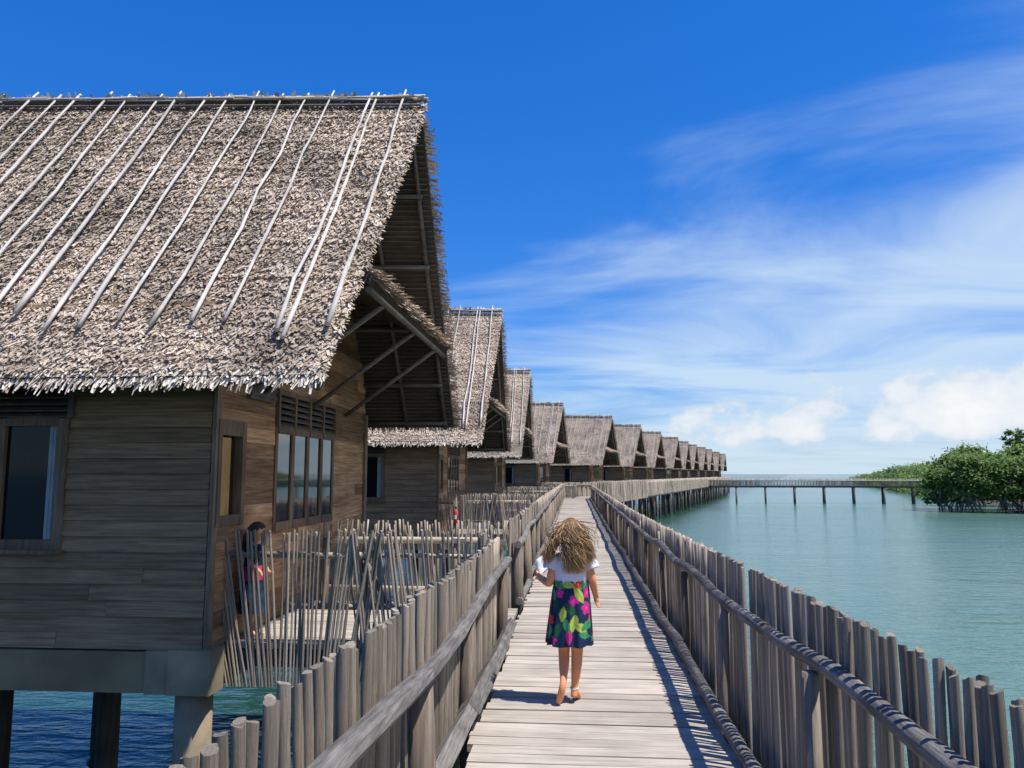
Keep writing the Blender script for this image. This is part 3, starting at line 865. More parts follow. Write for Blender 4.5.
    while y < .16:
        vd.box(.05, 2.06, y, y + .118, -.05 + rg.uniform(-.003, .003), .0 + rg.uniform(-.004, .002)); y += .124
    y = -1.1
    while y < -.12:
        vd.box(2.064, 2.44, y, y + .118, -.05, -.006 + rg.uniform(-.003, .003)); y += .124
    ver = vd.build('veranda_floor', M['deck'], hut)
    for y in (-1.98, -.9, .12):
        jb = MB(); jb.box(.06, 2.05, y - .04, y + .04, -.2, -.058); jb.build('joist', M['pile'], ver)
    for x, y in ((1.0, -1.9), (1.95, -1.9), (1.0, .05), (1.95, .05)):
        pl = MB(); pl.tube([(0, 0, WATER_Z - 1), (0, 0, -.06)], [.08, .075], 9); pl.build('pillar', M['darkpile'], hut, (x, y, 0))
    return hut

def make_railing(single):
    """veranda railing, local frame like the hut"""
    r_ = empty('veranda_railing', (-3.08, 8.7, 0))
    fan = interp([(0, -.26), (.35, -.19), (.75, -.02), (1.0, .05), (1.25, .12), (1.42, .15), (1.44, -.15), (1.9, -.13), (2.1, -.05), (2.5, .02)])
    ns = 100 if single else 0
    stake_run(r_, [(-.16, -2.05), (2.36, -2.05)], -.36, lambda s: .95, .0295, (.0085, .0125), ns, zj=.022, lean=.022, seed=41, leanfn=fan)
    stake_run(r_, [(.20, -.06), (2.2, -.06)], -.1, lambda s: .91, .036, (.0085, .0125), 10 if single else 0, zj=.035, lean=.04, seed=42, leanfn=lambda s: .08 * math.sin(s * 4))
    for p, q, rr, mt in (((-.1, -2.0, .75), (.42, -2.0, .75), .026, 'rail'), ((.43, -2.0, .75), (1.22, -2.0, .745), .03, 'bamboo'), ((1.23, -1.99, .74), (2.3, -1.99, .74), .02, 'bamboo'),
                         ((.28, -.11, .715), (2.1, -.11, .72), .038, 'bamboo'), ((.5, -1.95, .305), (1.62, -1.95, .31), .03, 'bamboo'), ((.28, -.11, .2), (2.1, -.11, .2), .03, 'bamboo')):
        mb = MB(); c = Vector(p); d = Vector(q) - c
        mb.tube([Vector((0, 0, 0)), d * .5 + Vector((0, 0, rnd.uniform(-.01, .01))), d], [rr, rr * .95, rr], 9, jit=.04); mb.build('rail', M[mt], r_, p)
    for x, y, z1, rr in ((-.08, -1.97, .70, .05), (1.24, -1.96, .74, .035), (2.2, -1.96, .74, .04), (2.05, -.12, .75, .04), (.3, -.14, .74, .04)):
        mb = MB(); mb.tube([(0, 0, -.3), (.0, 0, z1)], [rr, rr * .9], 8, jit=.05); mb.build('post', M['post'], r_, (x, y, 0))
    mb = MB(); mb.tube([(1.23, -1.93, .70), (1.45, -1.93, .3)], .022, 7); mb.build('brace', M['post'], r_)
    return r_

HUT = make_hut()
RAIL1 = make_railing(True)
RAIL0 = make_railing(False)
index_children()
def set_hut_label(o, txt): tag(o, txt, 'hut', 'thatched stilt huts in a row')
TIPS = [(-1.77, 8.70, 0), (-2.0, 20.8, 0), (-1.9, 32.6, 0), (-.75, 48.6, -9), (2.86, 59.9, -15), (6.0, 71.2, -15.5), (9.1, 83, -15.5), (12.75, 97.2, -15), (15.5, 107.6, -15),
        (18.3, 118.6, -15), (22.0, 133, -15), (25.4, 146.5, -15), (29.3, 160.5, -15), (33.2, 175, -15)]
HL = ['nearest thatched hut, filling the left of the picture, bleached poles on its roof',
      'second thatched hut along the boardwalk, its gable just behind the nearest hut',
      'third thatched hut along the boardwalk, a narrow steep roof before the bend',
      'thatched hut standing where the boardwalk bends, its open dark gable showing',
      'first thatched hut past the bend, widest roof of the angled row',
      'second thatched hut past the bend of the boardwalk',
      'third thatched hut past the bend of the boardwalk',
      'fourth thatched hut past the bend of the boardwalk',
      'fifth thatched hut past the bend, in the middle of the angled row',
      'sixth thatched hut past the bend, before the last four of the row',
      'fourth thatched hut from the sea end of the row',
      'third thatched hut from the sea end of the row',
      'second to last thatched hut at the sea end of the row',
      'last and smallest-looking thatched hut at the sea end of the row']
RL = ['railing of thin slanted stakes around the nearest hut\'s veranda, person behind it',
      'stake railing on the veranda of the second hut, beside the red extinguisher',
      'stake railing on the veranda of the third hut', 'stake railing in front of the hut at the bend',
      'stake railing of the first hut past the bend', 'stake railing of the second hut past the bend']
for i, (tx, ty, a) in enumerate(TIPS):
    an = R(a)
    ox, oy = tx - 1.31 * math.cos(an), ty - 1.31 * math.sin(an)
    if i == 0: h = HUT
    else: h = copy_tree(HUT, None, ('interior',) if i < 6 else ('interior', 'vent', 'sill', 'brace', 'purlin', 'lath', 'curtain', 'shutter'))
    h.location = (ox, oy, 0); h.rotation_euler = (0, 0, an + (0 if i < 3 else rnd.uniform(-.02, .02)))
    if i > 1: h.scale = (1, rnd.uniform(.97, 1.02), rnd.uniform(.985, 1.012))
    set_hut_label(h, HL[i])
    if i < len(RL):
        if i == 0: rl = RAIL1
        elif i < 3: rl = copy_tree(RAIL1)
        elif i == 3: rl = RAIL0
        else: rl = copy_tree(RAIL0)
        rl.location = (ox, oy, 0); rl.rotation_euler = (0, 0, an)
        tag(rl, RL[i], 'railing', 'stake railings of the hut verandas')

# fire extinguisher on the second hut's veranda post
fx = empty('fire_extinguisher', (-2.62, 16.9, .33))
fx.scale = (.72, .72, .85)
tag(fx, 'small red fire extinguisher hung by the second hut\'s veranda', 'fire extinguisher')
mb = MB(); mb.tube([(0, 0, 0), (0, 0, .02), (0, 0, .33), (0, 0, .38), (0, 0, .41)], [.05, .062, .062, .045, .02], 14); mb.build('cylinder_body', M['red'], fx)
mb = MB(); mb.tube([(0, 0, .41), (0, 0, .46)], .018, 8); mb.box(-.05, .06, -.012, .012, .46, .485); mb.build('valve', M['black'], fx)
mb = MB(); mb.tube([(.03, 0, .44), (.085, -.01, .38), (.075, -.02, .12)], .01, 6); mb.build('hose', M['black'], fx)
mb = MB()
for k in range(6):
    a0, a1 = -2.2 + k * .2, -2.0 + k * .2
    mb.quad(*[(math.cos(a) * .0635, math.sin(a) * .0635, z) for a, z in ((a0, .17), (a1, .17), (a1, .27), (a0, .27))])
mb.build('sticker', M['white'], fx)
mb = MB(); mb.tube([(0, .09, -.4), (0, .09, .7)], [.03, .028], 8); mb.build('bracket_post', M['post'], fx)

# ------------------------------------------------------------------ people
M['skin'] = plain('skin', (.76, .315, .145), .5, .35, .08, 10)
M['hair'] = island_mat('curly hair', [(0, (.07, .033, .014)), (.4, (.17, .088, .038)), (.75, (.33, .19, .082)), (1, (.56, .37, .18))], .55, .4)
M['darkhair'] = island_mat('dark hair', [(0, (.02, .012, .008)), (1, (.06, .035, .02))], .55, .4)
M['top'] = plain('white cotton', (.72, .70, .80), .85, .2, .05, 20)
M['paper'] = plain('paper', (.80, .80, .84), .8, .2)
M['eye'] = plain('eyes', (.04, .025, .02), .2, .5)
M['lip'] = plain('lips', (.45, .14, .11), .5, .3)


def skin_body(name, J, E, root, mat, parent):
    """J: name -> (pos, radius); E: edges. Grown with a Skin modifier into one continuous mesh."""
    bm = bmesh.new(); lay = bm.verts.layers.skin.verify(); V = {}
    for k, (p, r) in J.items():
        v = bm.verts.new(p); v[lay].radius = (r, r) if not hasattr(r, '__len__') else r
        v[lay].use_root = (k == root); V[k] = v
    for a, c in E: bm.edges.new((V[a], V[c]))
    me = bpy.data.meshes.new('tmp'); bm.to_mesh(me); bm.free()
    o = bpy.data.objects.new('tmp', me); COL.objects.link(o)
    sk = o.modifiers.new('s', 'SKIN'); sk.use_smooth_shade = True; sk.branch_smoothing = .3
    sb = o.modifiers.new('b', 'SUBSURF'); sb.levels = 2; sb.render_levels = 2
    dg = bpy.context.evaluated_depsgraph_get(); dg.update()
    out = bpy.data.meshes.new_from_object(o.evaluated_get(dg))
    bpy.data.objects.remove(o); out.name = name
    out.materials.clear(); out.materials.append(mat)
    for p in out.polygons: p.use_smooth = True
    return put(name, out, parent)


def hand(J, E, wrist, side, pre, along_, across, thumb, size=.075):
    """palm plus five curled fingers; along_ = finger direction, across = knuckle line, thumb = thumb side sign"""
    w_ = Vector(wrist); a = Vector(along_).normalized(); c = Vector(across).normalized(); n = a.cross(c)
    J[pre + 'palm'] = (w_ + a * size * .35, .0165); E.append((side, pre + 'palm'))
    for i, (off, ln) in enumerate(((-.9, .42), (-.3, .5), (.3, .47), (.9, .36))):
        k = w_ + a * size * .52 + c * off * size * .22
        J[pre + f'f{i}a'] = (k, .0068); J[pre + f'f{i}b'] = (k + a * ln * size * .6 + n * size * .08, .0056); J[pre + f'f{i}c'] = (k + a * ln * size * .85 + n * size * .28, .0046)
        E += [(pre + 'palm', pre + f'f{i}a'), (pre + f'f{i}a', pre + f'f{i}b'), (pre + f'f{i}b', pre + f'f{i}c')]
    k = w_ + a * size * .2 - c * thumb * size * .28
    J[pre + 't'] = (k, .0075); J[pre + 'u'] = (k + (a * .8 - c * thumb * .5).normalized() * size * .3, .006)
    E += [(side, pre + 't'), (pre + 't', pre + 'u')]


def head_details(root, body, hc, fwd, s=1.0):
    """nose on the body mesh, eyes and mouth as small children; fwd = facing direction"""
    f = Vector(fwd).normalized(); r = f.cross(Vector((0, 0, 1)))
    tip = Vector(hc) + f * .078 * s + Vector((0, 0, -.018))
    for v in body.data.vertices:
        d = (v.co - tip).length
        if d < .026: v.co += f * .016 * (1 - d / .026)
    for sg in (-1, 1):
        mb = MB(); c = Vector(hc) + f * .070 * s + r * sg * .027 + Vector((0, 0, .004))
        mb.tube([c - r * .011, c - r * .004, c + r * .004, c + r * .011], [.002, .0065, .0065, .002], 8); mb.build('eye', M['eye'], root)
    mb = MB(); c = Vector(hc) + f * .066 * s + Vector((0, 0, -.047))
    mb.tube([c - r * .017, c, c + r * .017], [.002, .006, .002], 8); mb.build('mouth', M['lip'], root)


def lathe(rings, n=72, fn=None):
    """rings: (cx, cy, z, rx, ry)"""
    mb = MB()
    for j, (cx_, cy_, z, rx, ry) in enumerate(rings):
        for k in range(n):
            a = 2 * math.pi * k / n
            q = fn(j, a) if fn else 1.0
            mb.v.append((cx_ + math.cos(a) * rx * q, cy_ + math.sin(a) * ry * q, z))
    for j in range(len(rings) - 1):
        for k in range(n):
            k2 = (k + 1) % n
            mb.face((j * n + k, j * n + k2, (j + 1) * n + k2, (j + 1) * n + k), True)
    return mb


nt = M['hair'].node_tree; b = nt.nodes['Principled BSDF']; L = nt.links.new           # sun-bleached towards the ends
src = b.inputs['Base Color'].links[0].from_socket
tc = nd(nt, 'ShaderNodeTexCoord'); sp = nd(nt, 'ShaderNodeSeparateXYZ'); L(tc.outputs['Object'], sp.inputs[0])
mr = nd(nt, 'ShaderNodeMapRange'); mr.inputs[1].default_value = 1.06; mr.inputs[2].default_value = .86; mr.inputs[3].default_value = 0; mr.inputs[4].default_value = .7
L(sp.outputs[2], mr.inputs[0])
mx = nd(nt, 'ShaderNodeMix', data_type='RGBA', blend_type='MIX'); L(mr.outputs[0], mx.inputs[0]); L(src, mx.inputs[6]); mx.inputs[7].default_value = (.52, .335, .16, 1)
L(mx.outputs[2], b.inputs['Base Color'])

# --- the girl; coordinates relative to the point between her feet
GX, GY = -.035, 5.15
girl = empty('person', (GX, GY, 0))
tag(girl, 'barefoot child with long curly hair, white top and floral skirt walking on the boardwalk', 'person')
J, E = {}, []
def jt(k, p, r, to=None):
    J[k] = (Vector(p), r)
    if to: E.append((to, k))
jt('pel', (-.002, 0, .60), .085); jt('waist', (0, 0, .74), .075, 'pel'); jt('chest', (0, .0, .86), .080, 'waist'); jt('nb', (-.003, 0, .925), .05, 'chest'); jt('neck', (-.003, .003, .962), .034, 'nb')
jt('jaw', (0, .02, 1.0), .050, 'neck'); jt('hd', (.002, .016, 1.066), .080, 'jaw'); jt('hdt', (.002, .004, 1.125), .056, 'hd')
jt('sl', (-.098, 0, .898), .040, 'nb'); jt('el', (-.142, -.020, .735), .030, 'sl'); jt('wl', (-.208, .070, .775), .022, 'el')
jt('sr', (.098, 0, .898), .040, 'nb'); jt('er', (.138, -.015, .765), .030, 'sr'); jt('wr', (.160, .030, .655), .021, 'er')
jt('hl', (-.044, .0, .555), .062, 'pel'); jt('kl', (-.050, .035, .315), .040, 'hl'); jt('cl', (-.050, -.01, .225), .036, 'kl'); jt('al', (-.053, -.085, .150), .0215, 'cl')
jt('hel', (-.058, -.108, .118), .024, 'al'); jt('bal', (-.080, -.088, .030), .024, 'hel'); jt('tol', (-.092, -.055, .012), .012, 'bal')
jt('hr', (.042, .0, .555), .062, 'pel'); jt('kr', (.034, .020, .300), .040, 'hr'); jt('cr', (.030, .0, .205), .037, 'kr'); jt('ar', (.014, .0, .075), .0225, 'cr')
jt('her', (.010, -.022, .028), .025, 'ar'); jt('bar', (.037, .072, .022), .023, 'ar'); jt('tor', (.050, .110, .012), .012, 'bar')
hand(J, E, J['wl'][0], 'wl', 'L', (-.5, .55, .35), (.3, -.3, .9), 1)
hand(J, E, J['wr'][0], 'wr', 'R', (.12, .15, -.95), (.3, .9, .1), -1)
body = skin_body('body', J, E, 'pel', M['skin'], girl)
head_details(girl, body, (.002, .016, 1.066), (0, 1, 0))
# white top
tp = lathe([(0, 0, .735, .112, .088), (0, 0, .76, .108, .086), (0, 0, .80, .109, .086), (0, 0, .85, .114, .088), (0, 0, .89, .117, .083), (0, 0, .915, .100, .072), (0, 0, .935, .068, .060), (0, .0, .945, .052, .052)], 56,
           lambda j, a: 1 + (.022 * math.sin(a * 9 + j) + .014 * math.sin(a * 14 - j * 1.3)) * (1 if j < 4 else .3))
for sg in (-1, 1):
    tp.tube([(sg * .085, 0, .905), (sg * .112, -.002, .885), (sg * .132, -.006, .858), (sg * .142, -.010, .838)], [.044, .049, .049, .048], 20, cap=False, jit=.02)
tp.build('top', M['top'], girl)
# skirt with a floral print held in the cloth's own colours
NR, NA = 74, 220
rings = []
for j in range(NR):
    t = j / (NR - 1); z = lerp(.765, .362, t)
    rings.append((lerp(0, -.014, t), lerp(0, -.004, t), z, lerp(.110, .149, t ** .85), lerp(.088, .122, t ** .85)))
def pleat(j, a):
    t = j / (NR - 1)
    return 1 + (.022 + .075 * t) * (.6 * math.sin(a * 11 + .8) + .4 * math.sin(a * 17 + 2.1 + t)) + .012 * math.sin(a * 5)
sk = lathe(rings, NA, pleat)
for j in (NR - 1,):
    for k in range(NA):
        v = sk.v[j * NA + k]; a = 2 * math.pi * k / NA
        sk.v[j * NA + k] = (v[0], v[1], v[2] + .004 * math.sin(a * 7))
m, nt, b = new_mat('floral cloth'); at = nd(nt, 'ShaderNodeVertexColor', layer_name='print'); nt.links.new(at.outputs[0], b.inputs['Base Color'])
b.inputs['Roughness'].default_value = .85; b.inputs['Specular IOR Level'].default_value = .2
sme = sk.mesh('skirt', m)
ca = sme.color_attributes.new('print', 'FLOAT_COLOR', 'POINT')
NAVY, PINK, REDC, LIME, GREEN, DKG = (.012, .03, .075), (.62, .03, .26), (.70, .06, .04), (.42, .52, .09), (.06, .30, .12), (.02, .10, .05)
# (u metres around from the middle of the back, v metres below the waistband, kind, size, colour, turn)
FLW = [(-.075, .075, 'f', .034, PINK, .3), (.02, .115, 'f', .036, PINK, .9), (.118, .07, 'f', .040, PINK, .1), (.112, .165, 'f', .046, PINK, .5), (-.005, .335, 'l', .05, PINK, 1.5), (.045, .02, 'f', .040, REDC, .2),
       (-.155, .24, 'f', .036, REDC, .6), (.15, .235, 'l', .045, REDC, 1.4), (.055, .085, 'l', .062, LIME, 1.0), (-.02, .02, 'l', .05, LIME, .2), (.025, .255, 'l', .06, LIME, 1.8), (.075, .285, 'l', .064, LIME, .5),
       (-.045, .2, 'l', .055, LIME, 1.75), (-.02, .27, 'l', .05, GREEN, 1.3), (.12, .27, 'l', .06, GREEN, 2.6), (-.16, .30, 'l', .06, GREEN, 1.5), (-.1, .15, 'l', .055, DKG, 1.9), (.0, .17, 'l', .06, DKG, .7),
       (-.09, .02, 'l', .06, GREEN, .4), (.09, .02, 'l', .05, GREEN, 2.4), (.1, .33, 'l', .05, GREEN, .2), (-.08, .3, 'l', .06, DKG, 2.2), (.16, .12, 'l', .05, DKG, 1.2), (-.13, .08, 'l', .05, GREEN, 1.2), (-.11, .36, 'f', .03, PINK, .2)]
rg = random.Random(9)
for k in range(40):
    u = rg.choice((-1, 1)) * rg.uniform(.19, .45)
    FLW.append((u, rg.uniform(.02, .38), rg.choice('fll'), rg.uniform(.035, .055), rg.choice((PINK, REDC, LIME, GREEN, LIME, DKG)), rg.uniform(0, 3)))
for idx, v in enumerate(sme.vertices):
    j, k = divmod(idx, NA); a = 2 * math.pi * k / NA
    d = (a - 1.5 * math.pi + math.pi) % (2 * math.pi) - math.pi     # 0 at the back (towards the camera)
    u = d * lerp(.105, .145, j / (NR - 1)); vv = j / (NR - 1) * .40
    c = NAVY
    for fu, fv, kd, sz, cc, tr in FLW:
        x, y = u - fu, vv - fv
        if abs(x) > sz * 1.3 or abs(y) > sz * 1.3: continue
        if kd == 'f':
            r_ = math.hypot(x, y); an = math.atan2(y, x) + tr
            if r_ < sz * (.62 + .34 * abs(math.cos(an * 2.5))): c = cc if r_ > sz * .22 else tuple(min(1, q * 1.3 + .05) for q in cc)
        else:
            xx, yy = x * math.cos(tr) + y * math.sin(tr), -x * math.sin(tr) + y * math.cos(tr)
            wdt = sz * .42 * math.cos(min(1.57, abs(xx) / sz * 1.57))
            if abs(xx) < sz and abs(yy) < wdt: c = cc if abs(yy) > sz * .04 else tuple(q * .55 for q in cc)
    ca.data[idx].color = (*c, 1)
put('skirt', sme, girl)
# hair: many loose curled locks
hb = MB(); rg = random.Random(4)
HC = Vector((.002, .0, 1.072))
for k in range(2600):
    th = rg.uniform(0, 2 * math.pi); ph = math.acos(rg.uniform(-.15, 1))
    dirv = Vector((math.sin(ph) * math.cos(th), math.sin(ph) * math.sin(th), math.cos(ph)))
    if dirv.y > .55 and dirv.z < .35: dirv.y *= -1                 # the face stays free
    p0 = HC + Vector((dirv.x * .077, dirv.y * .086 - .002, dirv.z * .093))
    side = dirv.x + rg.gauss(0, .28)
    back = min(dirv.y, .2)
    if abs(side) > .5:
        ex = math.copysign(rg.uniform(.11, .172), side) + (-.016 if side < 0 else -.012); ez = rg.uniform(.87, .95); ey = rg.uniform(-.10, .05)
    else:
        ex = rg.gauss(.025, .035); ez = rg.uniform(.815, .90); ey = rg.uniform(-.135, -.075)
    mid = HC + Vector((lerp(dirv.x * .092, ex, .33), lerp(back * .135, ey, .5) - .02, -.03 + dirv.z * .035))
    pts, rad = [], []
    am, fr_, p_ = rg.uniform(.005, .017), rg.uniform(9, 20), rg.uniform(0, 6.3)
    r0 = rg.uniform(.0012, .0031)
    for i in range(19):
        t = i / 18
        q = p0 * (1 - t) ** 2 + mid * 2 * t * (1 - t) + Vector((ex, ey, ez)) * t ** 2
        w_ = am * min(1, t * 2.2)
        pts.append(q + Vector((math.cos(p_ + t * fr_) * w_, math.sin(p_ + t * fr_) * w_, math.sin(p_ * 2 + t * fr_) * w_ * .4)))
        rad.append(r0 * (1 - .75 * t ** 1.6) * (1 + .2 * math.sin(t * fr_)))
    hb.tube(pts, rad, 4, rg=rg)
for k in range(70):                                                # wisps in the wind
    th = rg.uniform(-2.6, -.5); p0 = HC + Vector((math.cos(th) * .09, math.sin(th) * .05, rg.uniform(.0, .08)))
    sd = math.copysign(1, p0.x); p1 = p0 + Vector((sd * rg.uniform(.04, .12), rg.uniform(-.04, .04), rg.uniform(-.1, -.01))); p2 = p1 + Vector((sd * rg.uniform(-.02, .03), 0, rg.uniform(-.08, -.02)))
    hb.tube([p0, vlerp(p0, p1, .6), p1, p2], [.0018, .0016, .0014, .0008], 4, rg=rg)
n = 12                                                             # scalp under the locks
b0 = len(hb.v)
for i in range(7):
    e = math.pi / 2 * (1 - i / 6 * 1.25)
    for k in range(n):
        a = 2 * math.pi * k / n
        hb.v.append((HC.x + math.cos(e) * math.cos(a) * .077, HC.y - .004 + math.cos(e) * math.sin(a) * (.086 if math.sin(a) < .4 or i < 4 else .06), HC.z + math.sin(e) * .094))
for i in range(6):
    for k in range(n):
        hb.face((b0 + i * n + k, b0 + i * n + (k + 1) % n, b0 + (i + 1) * n + (k + 1) % n, b0 + (i + 1) * n + k), True)
hb.build('hair', M['hair'], girl)
mb = MB(); c = Vector((.0145, -.001, .088))
mb.tube([c + Vector((math.cos(a) * .026, math.sin(a) * .026, math.sin(a) * .003)) for a in [k * math.pi / 8 for k in range(17)]], .0032, 6, cap=False); mb.build('anklet', M['top'], girl)
# paper in her left hand (a thing of its own)
mb = MB()
def sheet(u, v): return Vector((u * .085 + .012 * math.sin(v * 4), .022 * math.sin(u * 5 + v * 2) + .03 * v, .085 * v + .025 * math.sin(u * 4 + 1) * v + .02 * u * u))
NP = 8
for i in range(NP):
    for j in range(NP):
        q = [sheet(a / NP - .5, c / NP - .5) for a, c in ((i, j), (i + 1, j), (i + 1, j + 1), (i, j + 1))]
        mb.quad(*q)
o = mb.build('paper_sheet', M['paper'], None, (GX - .190, GY + .105, .855)); o.rotation_euler = (R(12), R(-14), R(-20))
tag(o, 'small folded white paper held in the walking child\'s left hand', 'paper')

# --- second person, standing behind the veranda railing of the nearest hut
pp = empty('person', (-2.92, 6.93, 0))
pp.scale = (.9, .9, .9)
tag(pp, 'person in dark colourful clothes standing behind the nearest hut\'s veranda railing', 'person')
J, E = {}, []
jt('pel', (0, 0, .58), .08); jt('waist', (0, 0, .71), .072, 'pel'); jt('chest', (.01, 0, .83), .08, 'waist'); jt('nb', (.01, 0, .895), .05, 'chest'); jt('neck', (.015, 0, .93), .034, 'nb')
jt('jaw', (.035, 0, .965), .05, 'neck'); jt('hd', (.03, 0, 1.03), .08, 'jaw'); jt('hdt', (.02, 0, 1.09), .056, 'hd')
jt('sl', (.01, .10, .87), .036, 'nb'); jt('el', (.0, .15, .73), .027, 'sl'); jt('wl', (.09, .14, .64), .02, 'el')
jt('sr', (.01, -.10, .87), .036, 'nb'); jt('er', (.02, -.15, .73), .027, 'sr'); jt('wr', (.11, -.14, .66), .02, 'er')
jt('hl', (0, .05, .53), .064, 'pel'); jt('kl', (.02, .055, .29), .043, 'hl'); jt('al', (.0, .055, .07), .025, 'kl'); jt('bal', (.07, .06, .022), .022, 'al'); jt('tol', (.11, .065, .014), .013, 'bal')
jt('hr', (0, -.05, .53), .064, 'pel'); jt('kr', (.02, -.055, .29), .043, 'hr'); jt('ar', (.0, -.055, .07), .025, 'kr'); jt('bar', (.07, -.06, .022), .022, 'ar'); jt('tor', (.11, -.065, .014), .013, 'bar')
hand(J, E, J['wl'][0], 'wl', 'L', (.6, 0, -.6), (0, 1, 0), 1); hand(J, E, J['wr'][0], 'wr', 'R', (.6, 0, -.6), (0, -1, 0), 1)
bd = skin_body('body', J, E, 'pel', M['skin'], pp)
head_details(pp, bd, (.03, 0, 1.03), (1, 0, 0))
M['redcloth'] = plain('red pink cloth', (.45, .03, .09), .85, .2, .5, 14)
M['navycloth'] = plain('navy cloth', (.022, .022, .045), .85, .2, .7, 9)
M['bluecloth'] = plain('blue green cloth', (.014, .05, .10), .85, .2, .7, 16)
tp = lathe([(0, 0, .66, .10, .125), (0, 0, .74, .095, .115), (.01, 0, .82, .098, .122), (.01, 0, .865, .088, .12), (.01, 0, .895, .06, .07), (.012, 0, .91, .045, .045)], 40)
for sg in (-1, 1): tp.tube([(.01, sg * .085, .875), (.008, sg * .125, .84), (.004, sg * .148, .77)], [.045, .048, .046], 14, cap=False)
tp.build('top', M['navycloth'], pp)
lathe([(0, 0, .70, .108, .135), (0, 0, .64, .117, .147), (0, 0, .56, .122, .150)], 48, lambda j, a: 1 + .02 * math.sin(a * 10)).build('waist_cloth', M['redcloth'], pp)
lathe([(0, 0, .70, .098, .12), (0, 0, .6, .118, .14), (0, 0, .45, .125, .148), (.0, 0, .24, .135, .155)], 60, lambda j, a: 1 + .03 * j * math.sin(a * 12) / 3).build('skirt', M['bluecloth'], pp)
hb = MB(); rg = random.Random(8)
for k in range(160):
    th = rg.uniform(0, 6.28); ph = math.acos(rg.uniform(-.1, 1)); d = Vector((math.sin(ph) * math.cos(th), math.sin(ph) * math.sin(th), math.cos(ph)))
    if d.x > .5 and d.z < .4: continue
    p0 = Vector((.02, 0, 1.035)) + Vector((d.x * .084, d.y * .084, d.z * .094)); p2 = Vector((.0 - rg.uniform(.03, .1), d.y * .11, rg.uniform(.82, .95)))
    p1 = Vector((lerp(d.x * .12, p2.x, .4), d.y * .12, 1.02 + d.z * .05))
    hb.tube([p0 * (1 - t) ** 2 + p1 * 2 * t * (1 - t) + p2 * t * t for t in (0, .2, .4, .6, .8, 1)], [.011, .012, .012, .011, .009, .003], 5, rg=rg)
hb.build('hair', M['darkhair'], pp)

# ------------------------------------------------------------------ mangroves and far shore
M['leafA'] = island_mat('mangrove leaves', [(0, (.09, .15, .045)), (.5, (.17, .265, .075)), (.85, (.24, .34, .10)), (1, (.31, .39, .14))], .6, .25, trans=.45)
M['leafB'] = island_mat('bright leaves', [(0, (.07, .13, .03)), (.5, (.15, .26, .06)), (1, (.24, .35, .10))], .6, .25, trans=.45)
M['bark'] = plain('bark', (.23, .20, .17), .9, .1, .4, 5)
def crown_mesh(seed, n, R_, H, base, leaf, clumps, mat):
    """n leaves gathered in twig clumps through an uneven crown of radius R_, from height base to H"""
    rg = random.Random(seed); mb = MB(); cl = []
    for k in range(clumps):
        a = rg.uniform(0, 6.28); t = rg.random() ** .8
        z = lerp(base, H, t); prof = R_ * (1 - abs(2 * t - .75) ** 2.2 * .45) * rg.uniform(.72, 1.12)
        r = prof * rg.random() ** .38
        cl.append((Vector((math.cos(a) * r, math.sin(a) * r, z)), rg.uniform(.3, .75) * R_ * .3))
    for k in range(n):
        c, s = rg.choice(cl)
        p = c + Vector((rg.gauss(0, s), rg.gauss(0, s), rg.gauss(0, s * .6)))
        d = Vector((rg.gauss(0, 1), rg.gauss(0, 1), rg.gauss(-.1, .6))).normalized(); u = d.cross(Vector((rg.gauss(0, .4), rg.gauss(0, .4), 1))).normalized()
        l = leaf * rg.uniform(.6, 1.3); w_ = l * .3
        mb.quad(p, p + d * l * .5 + u * w_, p + d * l, p + d * l * .5 - u * w_)
    return mb.mesh('crown', mat)
def trunk_mesh(seed, H, spread, roots):
    rg = random.Random(seed); mb = MB()
    for k in range(4):
        a = rg.uniform(0, 6.28); q = Vector((math.cos(a) * spread * .55, math.sin(a) * spread * .55, H))
        mb.tube([(0, 0, .55), vlerp((0, 0, .8), q, .45) , q], [.16, .10, .04], 7, jit=.08, rg=rg)
    if roots:
        for k in range(12):                                        # arching prop roots
            a = rg.uniform(0, 6.28); r = rg.uniform(.6, 1.7)
            mb.tube([(0, 0, rg.uniform(.7, 1.5)), (math.cos(a) * r * .5, math.sin(a) * r * .5, .85), (math.cos(a) * r * .9, math.sin(a) * r * .9, .25), (math.cos(a) * r, math.sin(a) * r, -.8)], [.06, .055, .05, .045], 5, rg=rg)
    else: mb.tube([(0, 0, -.5), (.1, 0, H * .5), (0, 0, H * .8)], [.2, .15, .08], 7, rg=rg)
    return mb.mesh('trunk', M['bark'])
CROWN = [crown_mesh(1, 5200, 2.7, 5.6, 1.7, .36, 60, M['leafA']), crown_mesh(2, 5200, 2.5, 5.0, 1.5, .36, 60, M['leafA']), crown_mesh(3, 3600, 2.1, 4.2, 1.0, .36, 44, M['leafB'])]
TRUNK = [trunk_mesh(1, 4, 2, True), trunk_mesh(2, 3.6, 2, True), trunk_mesh(3, 3, 1.6, True)]
